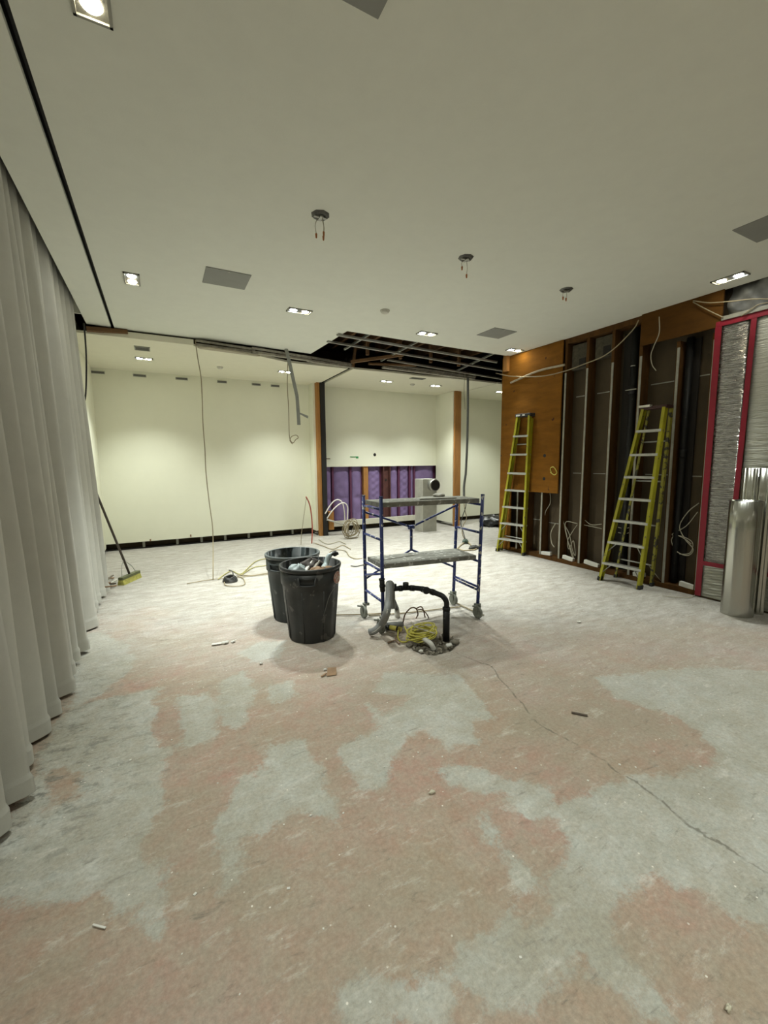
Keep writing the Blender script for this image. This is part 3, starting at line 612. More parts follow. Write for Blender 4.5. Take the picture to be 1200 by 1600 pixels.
for E_ in (edges, ed2, ed3):
    for a, b in zip(E_[:-1], E_[1:]):
        x0, x1 = bx_(a)+.02, bx_(b)-.02; m = MB(); vs = []; fs = []; nx_, nz_ = 10, 40
        for j in range(nz_+1):
            for i in range(nx_+1):
                x = x0+(x1-x0)*i/nx_; z = .2+1.24*j/nz_; e = math.sin(math.pi*i/nx_)**.4 if 0 < i < nx_ else 0
                band = .6+.4*math.tanh(abs(z-.72)*18) if E_ is edges else 1
                lum = (.012*math.sin(z*42+k)*math.sin(x*30) if a in (575, 624) else .006*math.sin(z*19+k*2)*math.sin(x*21))
                vs.append((x, 8.80-e*(.055*band)-lum*e, z))
        for j in range(nz_):
            for i in range(nx_): fs.append((j*(nx_+1)+i, j*(nx_+1)+i+1, (j+1)*(nx_+1)+i+1, (j+1)*(nx_+1)+i))
        m.add(vs, fs, True); build('foam_bay', m, purple, t); k += 1
        if b not in (568, 597, 680): build('bay_divider', MB().box((bx_(b)-.022,8.735,.2),(bx_(b)+.022,8.80,1.44)), maroon, t)
build('backing', MB().box((3.06,8.80,.1),(6.1,8.82,1.5)), maroon, t)
x0, x1 = bx_(568), bx_(575); single('timber_stud', MB().box((x0,8.70,.1),(x1,8.80,1.43)), orange_wood, 'light orange timber stud standing in the purple foam', 'timber stud')
x0, x1 = bx_(599), bx_(609); t = thing('steel_column', 'dark brown steel column standing in the purple foam', 'steel column', ((x0+x1)/2,8.75,.1))
build('web', MB().box((x0+.01,8.75,.1),(x1-.01,8.76,1.43)), brown_steel, t)
for xx in (x0, x1): build('flange', MB().box((xx-.012,8.69,.1),(xx+.012,8.80,1.43)), brown_steel, t)
c = px(603,750,'Y',8.745); build('bolt_hole', MB().tube([(c[0],8.744,c[2]),(c[0],8.75,c[2])], .025, 12), dark, t)
# marks on the alcove wall
c = px(585.5,710.5,'Y',8.68); t = thing('pipe_hole', 'small round black hole in the cream alcove wall above the purple foam', 'hole', c); build('hole', MB().tube([(c[0],8.676,c[2]),(c[0],8.681,c[2])], .035, 16), dark, t)
a = px(547,714,'Y',8.67); b = px(560,714,'Y',8.67); single('green_tape', MB().prism([(a[0],8.672),(b[0],8.672),(b[0],8.678),(a[0],8.678)], a[2]-.006, a[2]+.01).box((b[0]-.055,8.671,a[2]-.03),(b[0],8.679,a[2]+.012)), green_tag, 'small green piece of tape on the cream wall above the foam', 'tape')
a = px(506,716.5,'Y',8.67); b = px(516,717,'Y',8.67); single('wall_slit', MB().box((a[0],8.673,a[2]-.012),(b[0],8.679,a[2]+.006)), cable_brown, 'thin brown slit in the cream wall beside the black steel post', 'slit')
for x_, y_, lb in ((235,844,'left'),(298,837,'right')):
    c = px(x_, y_, 'Y', 8.67); single('wall_nail', MB().box((c[0]-.012,8.67,c[2]-.02),(c[0]+.012,8.68,c[2]+.02)), scrap_brown, 'tiny dark fixing low on the cream back wall, '+lb+' of two', 'fixing')
# duct with round opening
t = thing('duct_boot', 'galvanised floor duct with round black opening, right of the purple foam', 'duct', (5.2,7.65,0))
a = px(665,828,'Y',7.6); b = px(683,828,'Y',7.6)
build('duct_body', MB().box((4.98,7.62,.0),(5.34,7.95,1.15)), M('dusty_galvanised', (.50,.50,.44), .6, .3, var=.12), t, .004)
c = px(676,758,'Y',7.6)
build('collar', MB().lathe([(.105,0),(.12,.0),(.12,.10),(.105,.10)], (0,0,0), 28) if False else MB().tube([(c[0],7.50,c[2]),(c[0],7.62,c[2])], .125, 28), grey_metal, t)
build('opening', MB().tube([(c[0],7.494,c[2]),(c[0],7.499,c[2])], .105, 28), dark, t)
# plumbing tails by the foam
t = thing('pipe_loop', 'two white flexible water pipes arching out of the wall beside the purple foam', 'pipes', (3.4,8.3,.02))
def Y_(pts, Y): return [px(x, y, 'Y', Y) for x, y in pts]
build('pipe', MB().tube(curve(Y_([(508,803),(515,791),(522,783),(529,781),(535,786),(538,800),(539,820),(538,835)], 8.2), 8), .013, 8), white_pex, t)
build('pipe', MB().tube(curve(Y_([(511,810),(520,797),(530,788),(538,786),(543,792),(543,805),(542,822),(541,838)], 8.15), 8), .013, 8), white_pex, t)
single('stub_pipe', MB().tube(curve(Y_([(511,812),(522,815),(534,819)], 8.25),6), .018, 8).tube(curve(Y_([(534,819),(545,818.5),(556,818)], 8.25),6), .024, 8), white_pvc, 'white waste pipe with black end sticking out low before the purple foam', 'pipe')
single('timber_block', MB().box((3.07,8.25,.12),(3.17,8.45,.50)), orange_wood, 'short pale timber block at the foot of the black post', 'timber block')
cable('red_pipe', Y_([(478,776),(483,786),(486,800),(488,825),(487,852)], 7.6), .012, red_pex, 'thin red water pipe curving up from the floor behind the bins', 'pipe')
cable('thin_wire', Y_([(479,776),(475,805),(471,835),(470,855)], 7.6), .005, cable_tan, 'thin drooping wire beside the red water pipe', 'wire')
m = MB()
for i in range(11):
    a0 = rng.uniform(0, 6.28); r1 = .11+.06*rng.random(); cx, cz = 3.33+rng.normal(0,.03), .20+rng.normal(0,.03); tl = rng.uniform(-.9,.9); yy = 7.75+rng.normal(0,.05)
    m.tube([(cx+r1*.85*math.cos(a0+u)+.02*math.sin(2*u+i), yy+tl*math.sin(u)*.12, max(.012, cz+r1*1.1*math.sin(a0+u))) for u in np.linspace(0, 6.28, 26)], .007, 6, False)
single('cable_coil', m, cable_tan, 'upright coil of tan cable on the floor below the white pipe arches', 'cable coil')
for pts, mt, lb in (([(513,868),(516,862),(526,859),(540,861),(546,869),(556,873),(566,872)], cable_tan, 'tan cable snaking on the floor behind the scaffold left end'),
                    ([(490,848),(505,853),(520,858),(535,852),(548,858)], cable_tan, 'pale cable lying from the post foot to the cable coil'),
                    ([(498,843),(512,850),(530,846),(540,850)], cable_white, 'short pale cable by the foot of the black post'),
                    ([(548,884),(556,885),(566,883),(578,882)], cable_black, 'short dark cable on the floor between bin and scaffold'),
                    ([(576,962),(640,957),(700,950),(720,948)], cable_tan, 'long thin cord lying on the floor across the scaffold base'),
                    ([(430,962),(560,960),(600,958)], cable_tan, 'faint cord on the floor between bins and scaffold'),
                    ([(706,938),(725,948),(745,957),(756,961)], cable_tan, 'thin cord on the floor right of the rear caster')):
    cable('floor_cable', [px(x, y, 'Z', .012) for x, y in pts], .007, mt, lb, 'cord')
# cords behind the bins
for pts, mt, r, lb in (([(341,905),(350,898),(362,892),(376,897),(390,885),(402,876),(425,871)], M('faded_yellow_cable', (.36,.33,.13), .6), .007, 'yellow cord curving from the black coil towards the rear bin, upper'),
                    ([(376,899),(395,887),(412,884),(430,880)], M('faded_yellow_cable', (.36,.33,.13), .6), .007, 'yellow cord running to the rear bin, lower'),
                    ([(372,898),(395,899),(430,893)], cable_tan, .007, 'tan cord running straight to the rear bin'),
                    ([(351,906),(352,914),(368,916),(382,913),(380,904),(370,899)], cable_tan, .006, 'tan cord loop around the black coil'),
                    ([(292,912),(320,907),(345,904),(372,902),(420,897)], cable_tan, .005, 'long faint cord lying along the floor left of the bins')):
    cable('floor_cable', [px(x, y, 'Z', .012) for x, y in pts], r, mt, lb, 'cord')
m = MB(); c = px(359.5, 905, 'Z', .03)
for i in range(5):
    r1 = .085-.008*i*.6; m.tube([(c[0]+r1*math.cos(u), c[1]+r1*math.sin(u)*1.1, .014+.012*i+.006*math.sin(3*u+i)) for u in np.linspace(0, 6.28, 26)], .009, 6, False)
m.tube(curve([px(365,901,'Z',.05), px(363,893,'Z',.08), px(358,891,'Z',.05)]), .008, 6)
single('cord_coil', m, cable_black, 'small black coil of cord on the floor left of the bins', 'cord coil')
# hanging things
cable('hanging_wire', Y_([(305,531),(309,560),(314,590),(316,625),(317,660),(320,700),(322,740),(327,785),(332,822),(333,850)], 6.5)+[px(333,880,'Z',.2), px(333,906,'Z',.01)], .0065, cable_tan, 'long thin wire hanging from the ceiling break to the floor, before the cream wall', 'wire')
cable('hanging_wire', Y_([(131,505),(134,540),(135,575),(134,615),(131,635),(134,655),(133,672)], 6.3), .009, cable_black, 'dark wire hanging from the ceiling beside the curtain', 'wire')
t = thing('hanging_strap', 'bent grey metal strap hanging from the ceiling break with a broken side arm', 'metal strap', px(466,664,'Y',6.5))
def strapbar(p, q, w_): 
    return MB().bar(Vector(p), Vector(q), w_, .012, (1,0,0))
q = Y_([(447,545),(452,565),(458,592),(464,619),(466,645),(467,664)], 6.5); m = MB()
for a, b in zip(q[:-1], q[1:]): m.bar(a, b, .05, .014, (1,0,0))
build('strap', m, M('strap_metal', (.30,.31,.29), .5, .4), t); q = Y_([(466,645),(474,648),(481,651)], 6.5); build('side_arm', MB().bar(q[0], q[2], .03, .02, (0,1,0)).bar(q[0], (q[2][0],q[2][1],q[2][2]-.02), .02, .012, (0,1,0)), MATS['strap_metal'], t)
cable('hanging_wire', Y_([(450,560),(449,600),(451,640),(452,678),(454,688),(458,692),(462,687),(466,684),(463,680),(456,682),(453,688),(457,694)], 6.55), .006, cable_tan, 'thin wire with a looped end hanging beside the bent metal strap', 'wire')
t = thing('hanging_conduit', 'bundle of dark flexible conduit hanging from the ceiling opening near the partition end', 'conduit', px(727,860,'Y',6.5))
build('conduit', MB().tube(curve(Y_([(731,590),(731,640),(730,690),(728,735),(727,745),(725,760),(725,775)], 6.5), 6), .022, 10), M('grey_conduit', (.16,.17,.17), .5, .3), t)
build('wire', MB().tube(curve(Y_([(724,775),(726,795),(729,810),(724,820),(722,832),(727,845)], 6.5), 6), .008, 8), cable_tan, t)
build('wire', MB().tube(curve(Y_([(726,775),(728,790),(723,806),(720,818),(724,832),(728,846)], 6.5), 6), .008, 8), cable_black, t)
cable('hanging_wire', Y_([(727,580),(725,610),(727,640)], 6.6), .006, cable_white, 'short white wire beside the hanging conduit', 'wire')
cable('floor_cable', [px(712,860,'Z',.012), px(720,852,'Z',.012), px(729,846,'Z',.03), px(736,852,'Z',.012), px(744,858,'Z',.012), px(725,860,'Z',.012), px(715,857,'Z',.012)], .012, cable_tan, 'tangled cord on the floor below the hanging conduit', 'cord')
m = MB().blob(px(727,846,'Z',.04), (.06,.05,.04), 4); single('cord_knot', m, M('dark_green_plug',(.05,.08,.06),.6), 'small dark knot of plugs on the floor under the hanging conduit', 'plugs')
m = MB().blob(px(741,855,'Z',.03), (.11,.07,.03), 5); single('cord_pile', m, cable_black, 'flat black scrap on the floor behind the right scaffold posts', 'scrap')
m = MB().blob(px(769,815,'Z',.10), (.30,.25,.15), 9, 14, .2); single('rubbish_bag', m, bag_black, 'black rubbish bag on the floor by the plywood corner at the far back', 'rubbish bag')

# ================================================================ SCAFFOLD
FL, RL, RR, FR = (1.69,3.23), (1.715,3.64), (2.685,3.52), (2.65,3.09)
t = thing('rolling_scaffold', 'small blue paint-spattered rolling scaffold with two grey planks, centre of the room', 'scaffold', (2.19,3.37,0))
def sp(P, z): return (P[0]+(.035*z if P in (RR, FR) else -.01*z), P[1], z)
for P, top in ((FL,1.215),(RL,1.20),(RR,1.15),(FR,1.20)):
    build('post', MB().tube([sp(P,.135), sp(P,top)], .0165, 12).tube([sp(P,top-.012), sp(P,top)], .018, 12), blue_paint, t)
    cx, cy = P; wx, wy = cx+(-.035 if P in (FL, RL) else -.012), cy+(-.02)
    ca = build('caster', MB().box((cx-.028,cy-.02,.115),(cx+.028,cy+.02,.14)).box((wx-.022,wy-.022,.05),(wx-.016,wy+.022,.13)).box((wx+.016,wy-.022,.05),(wx+.022,wy+.022,.13)), caster_mat, t)
    build('wheel', MB().tube([(wx-.014,wy,.058),(wx+.014,wy,.058)], .057, 20), caster_mat, ca)
    build('brake_lever', MB().bar((wx-.02,wy,.12),(wx-.07,wy-.01,.135), .012, .012), caster_mat, ca)
def rung(A, B, z, zz=None, r=.0115): return MB().tube([sp(A,z), sp(B,zz or z)], r, 10)
for A, B in ((RL,FL),(RR,FR)):
    for z in (.27,.55,.83,1.10): build('rung', rung(A, B, z), blue_paint, t)
build('end_brace', rung(RL, FL, .42, .53), blue_paint, t)
mc = ((RL[0]+RR[0])/2, (RL[1]+RR[1])/2); UC = (mc[0],mc[1],.86); LC = (mc[0],mc[1],.63)
for p, q in ((sp(RL,1.04),UC),(UC,sp(RR,1.06)),(LC,sp(RL,.38)),(LC,sp(RR,.40)),(sp(RL,.30),sp(RL,.31))): 
    if (Vector(p)-Vector(q)).length > .05: build('diagonal_brace', MB().tube([p, q], .0105, 10), blue_paint, t)
build('brace_link', MB().tube([UC, LC], .014, 10), blue_paint, t)
build('hinge', MB().tube([(UC[0]-.03,UC[1],UC[2]),(UC[0]+.03,UC[1],UC[2])], .022, 10), blue_paint, t)
build('front_brace', MB().tube([sp(FR,.33),(2.2,3.15,.33)],.001,4) if False else rung(RR, FR, .30, .30), blue_paint, t)
def plank(z, th, inset, name, ov=0):
    P = [Vector(sp(q, z)) for q in (FL, FR, RR, RL)]; c = sum(P, Vector())/4
    pts = [c+(p-c)*Vector((inset,.86,1)) for p in P]; n = MB()
    vs = [(p.x,p.y,z) for p in pts]+[(p.x,p.y,z+th) for p in pts]
    n.add(vs, [(3,2,1,0),(4,5,6,7),(0,1,5,4),(1,2,6,5),(2,3,7,6),(3,0,4,7)]); return build(name, n, dust_plank, t, .003)
up_ = plank(1.115, .042, 1.0, 'upper_platform'); lo_ = plank(.565, .042, .98, 'lower_platform')
# cardboard / board on top
z = 1.16; single('board_offcut', MB().prism([(2.12,3.30),(2.50,3.24),(2.53,3.47),(2.26,3.50)], z, z+.008), M('grey_board',(.38,.38,.34),.8), 'thin grey board offcut lying on the upper scaffold platform', 'board')
single('white_rag', MB().blob((2.42,3.42,z+.022), (.07,.04,.016), 3, 8, .3), scrap_white, 'small white rag on the upper scaffold platform', 'rag')

# ================================================================ BINS
def bin_(cx, cy, mat, lb, Hh=.648, r0=.200, r1=.258, hz=0.0):
    t = thing('waste_bin', lb, 'bin', (cx, cy, 0), 'round plastic bins')
    def facet(a, z):
        f = 1-.022*(abs(math.sin(a*4+.3))**.25 < .75) if z < Hh*.76 else 1
        return f
    body = [(.001,.004),(r0*.93,.004),(r0*.97,0),(r0,.012),(r0+.022,.25),(r0+.036,Hh*.62),(r0+.042,Hh*.745),(r1-.006,Hh*.765),(r1-.004,Hh-.03),(r1-.012,Hh-.03)]
    inn = [(r1-.012,Hh-.005),(r1-.016,Hh*.75),(r0+.03,Hh*.6),(r0-.01,.02),(.001,.018)]
    build('body', MB().lathe(body+inn, (cx,cy,0), 64, facet), mat, t)
    build('rim', MB().lathe([(r1-.010,Hh-.035),(r1+.004,Hh-.034),(r1+.007,Hh-.018),(r1+.006,Hh-.004),(r1-.002,Hh),(r1-.012,Hh-.003),(r1-.012,Hh-.03)], (cx,cy,0), 64), rim_mat if mat == bin_grey else mat, t, label='rolled rim')
    for a in (hz, hz+math.pi):
        m = MB(); R_ = r1+.006
        def P_(da, z): return (cx+R_*math.cos(a+da), cy+R_*math.sin(a+da), z)
        w_ = .27
        zz0, zz1 = Hh*.80, Hh*.90
        m.tube([P_(-w_,zz1), P_(-w_*.9,zz0), P_(-w_*.45,zz0-.005), P_(0,zz0-.006), P_(w_*.45,zz0-.005), P_(w_*.9,zz0), P_(w_,zz1)], .010, 8)
        m.tube([P_(-w_*.9,zz1-.008), P_(0,zz1-.012), P_(w_*.9,zz1-.008)], .006, 8)
        build('handle', m, mat, t)
    for i in range(8):
        a = i*math.pi/4+.15; m = MB(); m.tube([(cx+(r0+.003)*math.cos(a), cy+(r0+.003)*math.sin(a), .02),(cx+(r0+.036)*math.cos(a), cy+(r0+.036)*math.sin(a), Hh*.70)], .006, 6); build('rib', m, mat, t)
    return t
B1, B2 = (1.105,3.465), (1.10,4.00)
camang = math.atan2(-B1[1], -B1[0])
t1 = bin_(*B1, bin_plastic, 'black round plastic bin in front, filled with scraps', hz=camang-.12)
t2 = bin_(*B2, bin_grey, 'dark grey round plastic bin standing empty behind the black one', hz=camang-.65)
a = camang+1.02
m = MB(); R_ = .262; vs = []; nseg = 20
for i in range(nseg): 
    u = 2*math.pi*i/nseg; vs.append((B1[0]+R_*math.cos(a+.22*math.cos(u)), B1[1]+R_*math.sin(a+.22*math.cos(u)), .545+.055*math.sin(u)))
m.add(vs, [tuple(range(nseg))]); em = build('emblem', m, M('orange_emblem',(.40,.17,.12),.6,splat=((.5,.45,.4),60,.5)), t1, label='round orange and white sticker')
Hh = .648; bx0, by0 = B1; gS = 'scraps in the front bin'
build('contents_bed', MB().lathe([(.001,.545),(.12,.55),(.236,.535)], (bx0,by0,0), 24), M('dark_rubble',(.05,.04,.03),.9,var=.5,scale=20), t1)
V_ = Vector
def inb(dx, dy, z): return (bx0+dx, by0+dy, z+.04)
single('foil_scrap', MB().blob(inb(-.12,-.02,.56), (.07,.06,.05), 11, 10, .25), scrap_teal, 'pale blue crumpled scrap at the left inside the front bin', 'scrap', gS)
single('lath_scrap', MB().bar(inb(-.12,-.12,.52), inb(.05,.08,.62), .035, .012, (0,1,0)), scrap_white, 'whitish flat lath leaning inside the front bin', 'scrap', gS)
single('lath_scrap', MB().bar(inb(-.06,-.14,.53), inb(.09,.03,.61), .03, .012, (0,1,0)), M('grey_lath',(.30,.28,.24),.8), 'greyish lath beside the whitish one in the front bin', 'scrap', gS)
single('crumpled_metal', MB().tube(curve([inb(.08,-.10,.56), inb(.13,-.03,.58), inb(.165,.0,.64), inb(.21,.0,.665), inb(.235,-.01,.655)], 5), [.03]*5+[.024]*8+[.017]*8, 8), scrap_teal, 'bent pale metal strip sticking out at the right of the front bin', 'scrap', gS)
single('black_scrap', MB().blob(inb(.225,-.01,.668), (.03,.025,.02), 5, 8, .3), bag_black, 'black end of scrap above the right rim of the front bin', 'scrap', gS)
single('brown_scrap', MB().blob(inb(.05,-.10,.545), (.09,.06,.04), 8, 10, .35), scrap_brown, 'brown crumpled cardboard near the front rim inside the bin', 'scrap', gS)
single('dark_scrap', MB().blob(inb(.03,.06,.57), (.10,.07,.05), 21, 10, .35), M('dark_scrap',(.06,.05,.045),.8), 'dark crumpled scrap in the middle of the front bin', 'scrap', gS)
single('bin_string', MB().tube(curve([(B1[0]+.262*math.cos(camang+.85),B1[1]+.262*math.sin(camang+.85),.47),(B1[0]+.245*math.cos(camang+.65),B1[1]+.245*math.sin(camang+.65),.40),(B1[0]+.238*math.cos(camang+.5),B1[1]+.238*math.sin(camang+.5),.30),(B1[0]+.232*math.cos(camang+.42),B1[1]+.232*math.sin(camang+.42),.24)]), .003, 6), M('grey_string',(.10,.10,.09),.7), 'thin grey string stuck down the side of the front bin', 'string')

# ================================================================ DRAIN PIPES, HOSE, HOLE
t = thing('drain_pipe', 'black plastic drain pipe assembly rising from the hole in the floor before the scaffold', 'pipe', (1.98,2.72,0))
T1 = px(697,1003,'Z',0); T1 = (T1[0], T1[1]); 
def atY(x, y, Y): return V_(px(x, y, 'Y', Y))
y0 = T1[1]
k1 = V_((T1[0],T1[1],-.05)); 
topz = px(696,950,'Y',y0)[2]; e1 = V_((T1[0],T1[1],topz)); e2 = V_((T1[0],T1[1],px(696,941,'Y',y0)[2]))
build('standpipe', MB().tube([k1+V_((0,0,.06)), e1], .029, 16).tube([e1-V_((0,0,.02)), e1+V_((0,0,.005))], .032, 16), black_abs, t)
run = [e1-V_((0,0,.02)), e2, atY(692,932,y0+.03), atY(684,928,y0+.08), atY(670,923,y0+.17), atY(655,919.5,y0+.26), atY(636,918.5,y0+.36), atY(618,920,y0+.42), atY(603,922,y0+.45)]
build('main_run', MB().tube(curve(run, 6), .0225, 14), black_abs, t)
for (a, b) in ((3,4),(4,5),(5,6),(6,7)):
    p = run[a].lerp(run[b], .4); q = run[a].lerp(run[b], .72); build('coupling', MB().tube([p, q], .0265, 14), black_abs, t)
p = run[5]+V_((.0,-.0,0)); build('cleanout_cap', MB().tube([atY(665.5,923,y0+.15), atY(667,922.5,y0+.10)], .030, 14), black_abs, t)
p = atY(634,919,y0+.36); build('tee_stub', MB().tube([p, p+V_((0,0,.05))], .026, 14), black_abs, t)
p = atY(618,920,y0+.42); build('small_stub', MB().tube([p, p+V_((0,0,.045))], .010, 10), black_abs, t)
p = atY(598,924,y0+.45); pt = atY(596.5,904,y0+.45); build('left_riser', MB().tube([p, pt], .023, 14).tube([p.lerp(pt,.35), p.lerp(pt,.5)], .027, 14).tube([p.lerp(pt,.9), pt], .027, 14), black_abs, t)
g = px(620,965,'Z',.0); lt = atY(611,930,y0+.44); lb_ = V_((g[0],g[1]+.0,.09))
build('left_leg', MB().tube([lt, lb_], .022, 14), black_abs, t); build('leg_sleeve', MB().tube([lb_, V_((g[0]+.01,g[1]-.0,.0))], .026, 14), white_pvc, t, label='whitish sleeve on the floor')
hz = [px(577,988,'Z',.04), px(586,985,'Z',.06), px(597,974,'Z',.12), atY(604,958,3.0), atY(607,940,3.05), atY(608,922,3.1), atY(608,913,3.14), atY(611,915,3.19), atY(612,930,3.22), atY(613,950,3.22)]
def ribbed(pts, r, step=.008):
    c = curve(pts, 14); return c, [r*(1.05 if i % 2 else .93) for i in range(len(c))]
c, rr = ribbed(hz, .031); t = thing('flexible_hose', 'grey ribbed flexible hose arching over the drain pipe and ending on the floor', 'hose', hz[0])
build('hose', MB().tube(c, rr, 14), hose_m, t)
cs = [p+V_((-.012,-.026,.006)) for p in c[6:int(len(c)*.62)]]; build('stripe', MB().tube(cs, .0035, 6), white_pvc, t, label='white stripe along the hose')
single('floor_pipe', MB().tube([px(604,977,'Z',.03), px(630,975,'Z',.03)], .024, 14), hose_m, 'short grey pipe lying on the floor behind the yellow tube', 'pipe')
t = thing('yellow_tube', 'short yellow tube with black ends lying beside the coiled yellow cable', 'tube', px(615,983,'Z',0))
build('tube', MB().tube([px(608,980,'Z',.03), px(627,983.5,'Z',.03)], .021, 12), M('yellow_plastic',(.55,.48,.10),.5), t)
for a, b in ((603,609),(620,622.5)): build('band', MB().tube([px(a,979.6+(a-603)*.16,'Z',.03), px(b,979.6+(b-603)*.16,'Z',.03)], .0235, 12), bag_black, t)
m = MB(); cc = V_(px(659,989,'Z',.05))
for i in range(12):
    rx = .12+.02*rng.normal(); ry = .085+.015*rng.normal(); ox, oy, oz = rng.normal(0,.012), rng.normal(0,.012), .02+.006*i; tl = .12*rng.normal()
    m.tube([(cc.x+ox+rx*math.cos(u)*1.0, cc.y+oy+ry*math.sin(u), oz+tl*.12*math.cos(u)+.01*math.sin(2*u+i)+.012*math.cos(u)) for u in np.linspace(0, 6.28, 30)], .0055, 6, False)
single('cable_coil', m, cable_yellow, 'coil of yellow electrical cable by the foot of the black drain pipe', 'cable coil')
for pts, mt, r, lb in (([(642,972,.16),(650,980,.13),(664,985,.10),(680,990,.09)], cable_white, .006, 'pale cable end rising over the yellow coil'),
        ([(632,979,.08),(640,992,.05),(652,998,.04),(668,999,.04),(682,991,.07),(680,983,.09)], cable_yellow, .006, 'outer yellow cable loop in front of the coil'),
        ([(622,985,.05),(622,997,.02),(628,1003,.012),(638,1001,.012),(641,992,.05)], cable_yellow, .006, 'small yellow cable loop left of the coil'),
        ([(606,1004,.012),(618,1001,.012),(624,1006,.012),(618,998,.02),(624,990,.03)], cable_brown, .007, 'brown cable end on the floor left of the hole'),
        ([(630,972,.06),(633,960,.16),(642,950,.24),(650,951,.22),(653,960,.13),(650,966,.10)], cable_brown, .006, 'brown cable arching up behind the yellow coil, left'),
        ([(650,951,.22),(658,948,.24),(662,955,.2),(664,964,.12)], cable_brown, .006, 'brown cable arching up behind the yellow coil, middle'),
        ([(651,953,.22),(660,953,.2),(667,960,.13),(670,966,.08)], cable_brown, .005, 'thin brown cable arching up behind the yellow coil, right')):
    cable('loose_cable', [px(x, y, 'Z', z) for x, y, z in pts], r, mt, lb)
single('pvc_elbow', MB().tube(curve([px(656,997,'Z',.03), px(665,1000,'Z',.035), px(673,1006,'Z',.02), px(678,1015,'Z',-.03)], 6), .021, 14), white_pvc, 'white plastic elbow pipe dipping into the hole in the floor', 'pipe')
m = MB(); rg = random.Random(3)
for i in range(170):
    a = rg.random()*6.28; k_ = rg.random()**.5; c = V_((0,0,0)); bx = V_(px(680,1006,'Z',0)); 
    p = (bx.x+.20*k_*math.cos(a)+rg.gauss(0,.02), bx.y+.13*k_*math.sin(a)+.02); rr_ = rg.uniform(.004,.016)
    inside = sdf(hole_poly, np.array([p[0]]), np.array([p[1]]))[0] < 0
    zz = (-.045 if inside else 0)+rr_*.5
    m.box((p[0]-rr_,p[1]-rr_,zz-rr_*.6),(p[0]+rr_,p[1]+rr_*.8,zz+rr_*.6), Matrix.Rotation(rg.random()*3, 3, V_((rg.random(),rg.random(),1)).normalized()))
o = single('rubble', m, rubble_m, 'brown rubble crumbs in and around the hole under the drain pipe', 'rubble'); o['kind'] = 'stuff'
for i, (x, y, r, mt, lb) in enumerate(((658,1017,.014,scrap_white,'small white pebble at the front of the rubble hole'),(711,1003,.03,rubble_m,'broken concrete lump at the right of the rubble hole'),(702,1008,.022,white_pvc,'pale broken concrete lump against the foot of the black pipe'),(640,1008,.025,rubble_m,'flat broken concrete lump left of the white elbow pipe'))):
    c = px(x, y, 'Z', r*.6); single('concrete_lump', MB().blob(c, (r*1.4,r,r*.7), i, 6, .3), mt, lb, 'rubble')

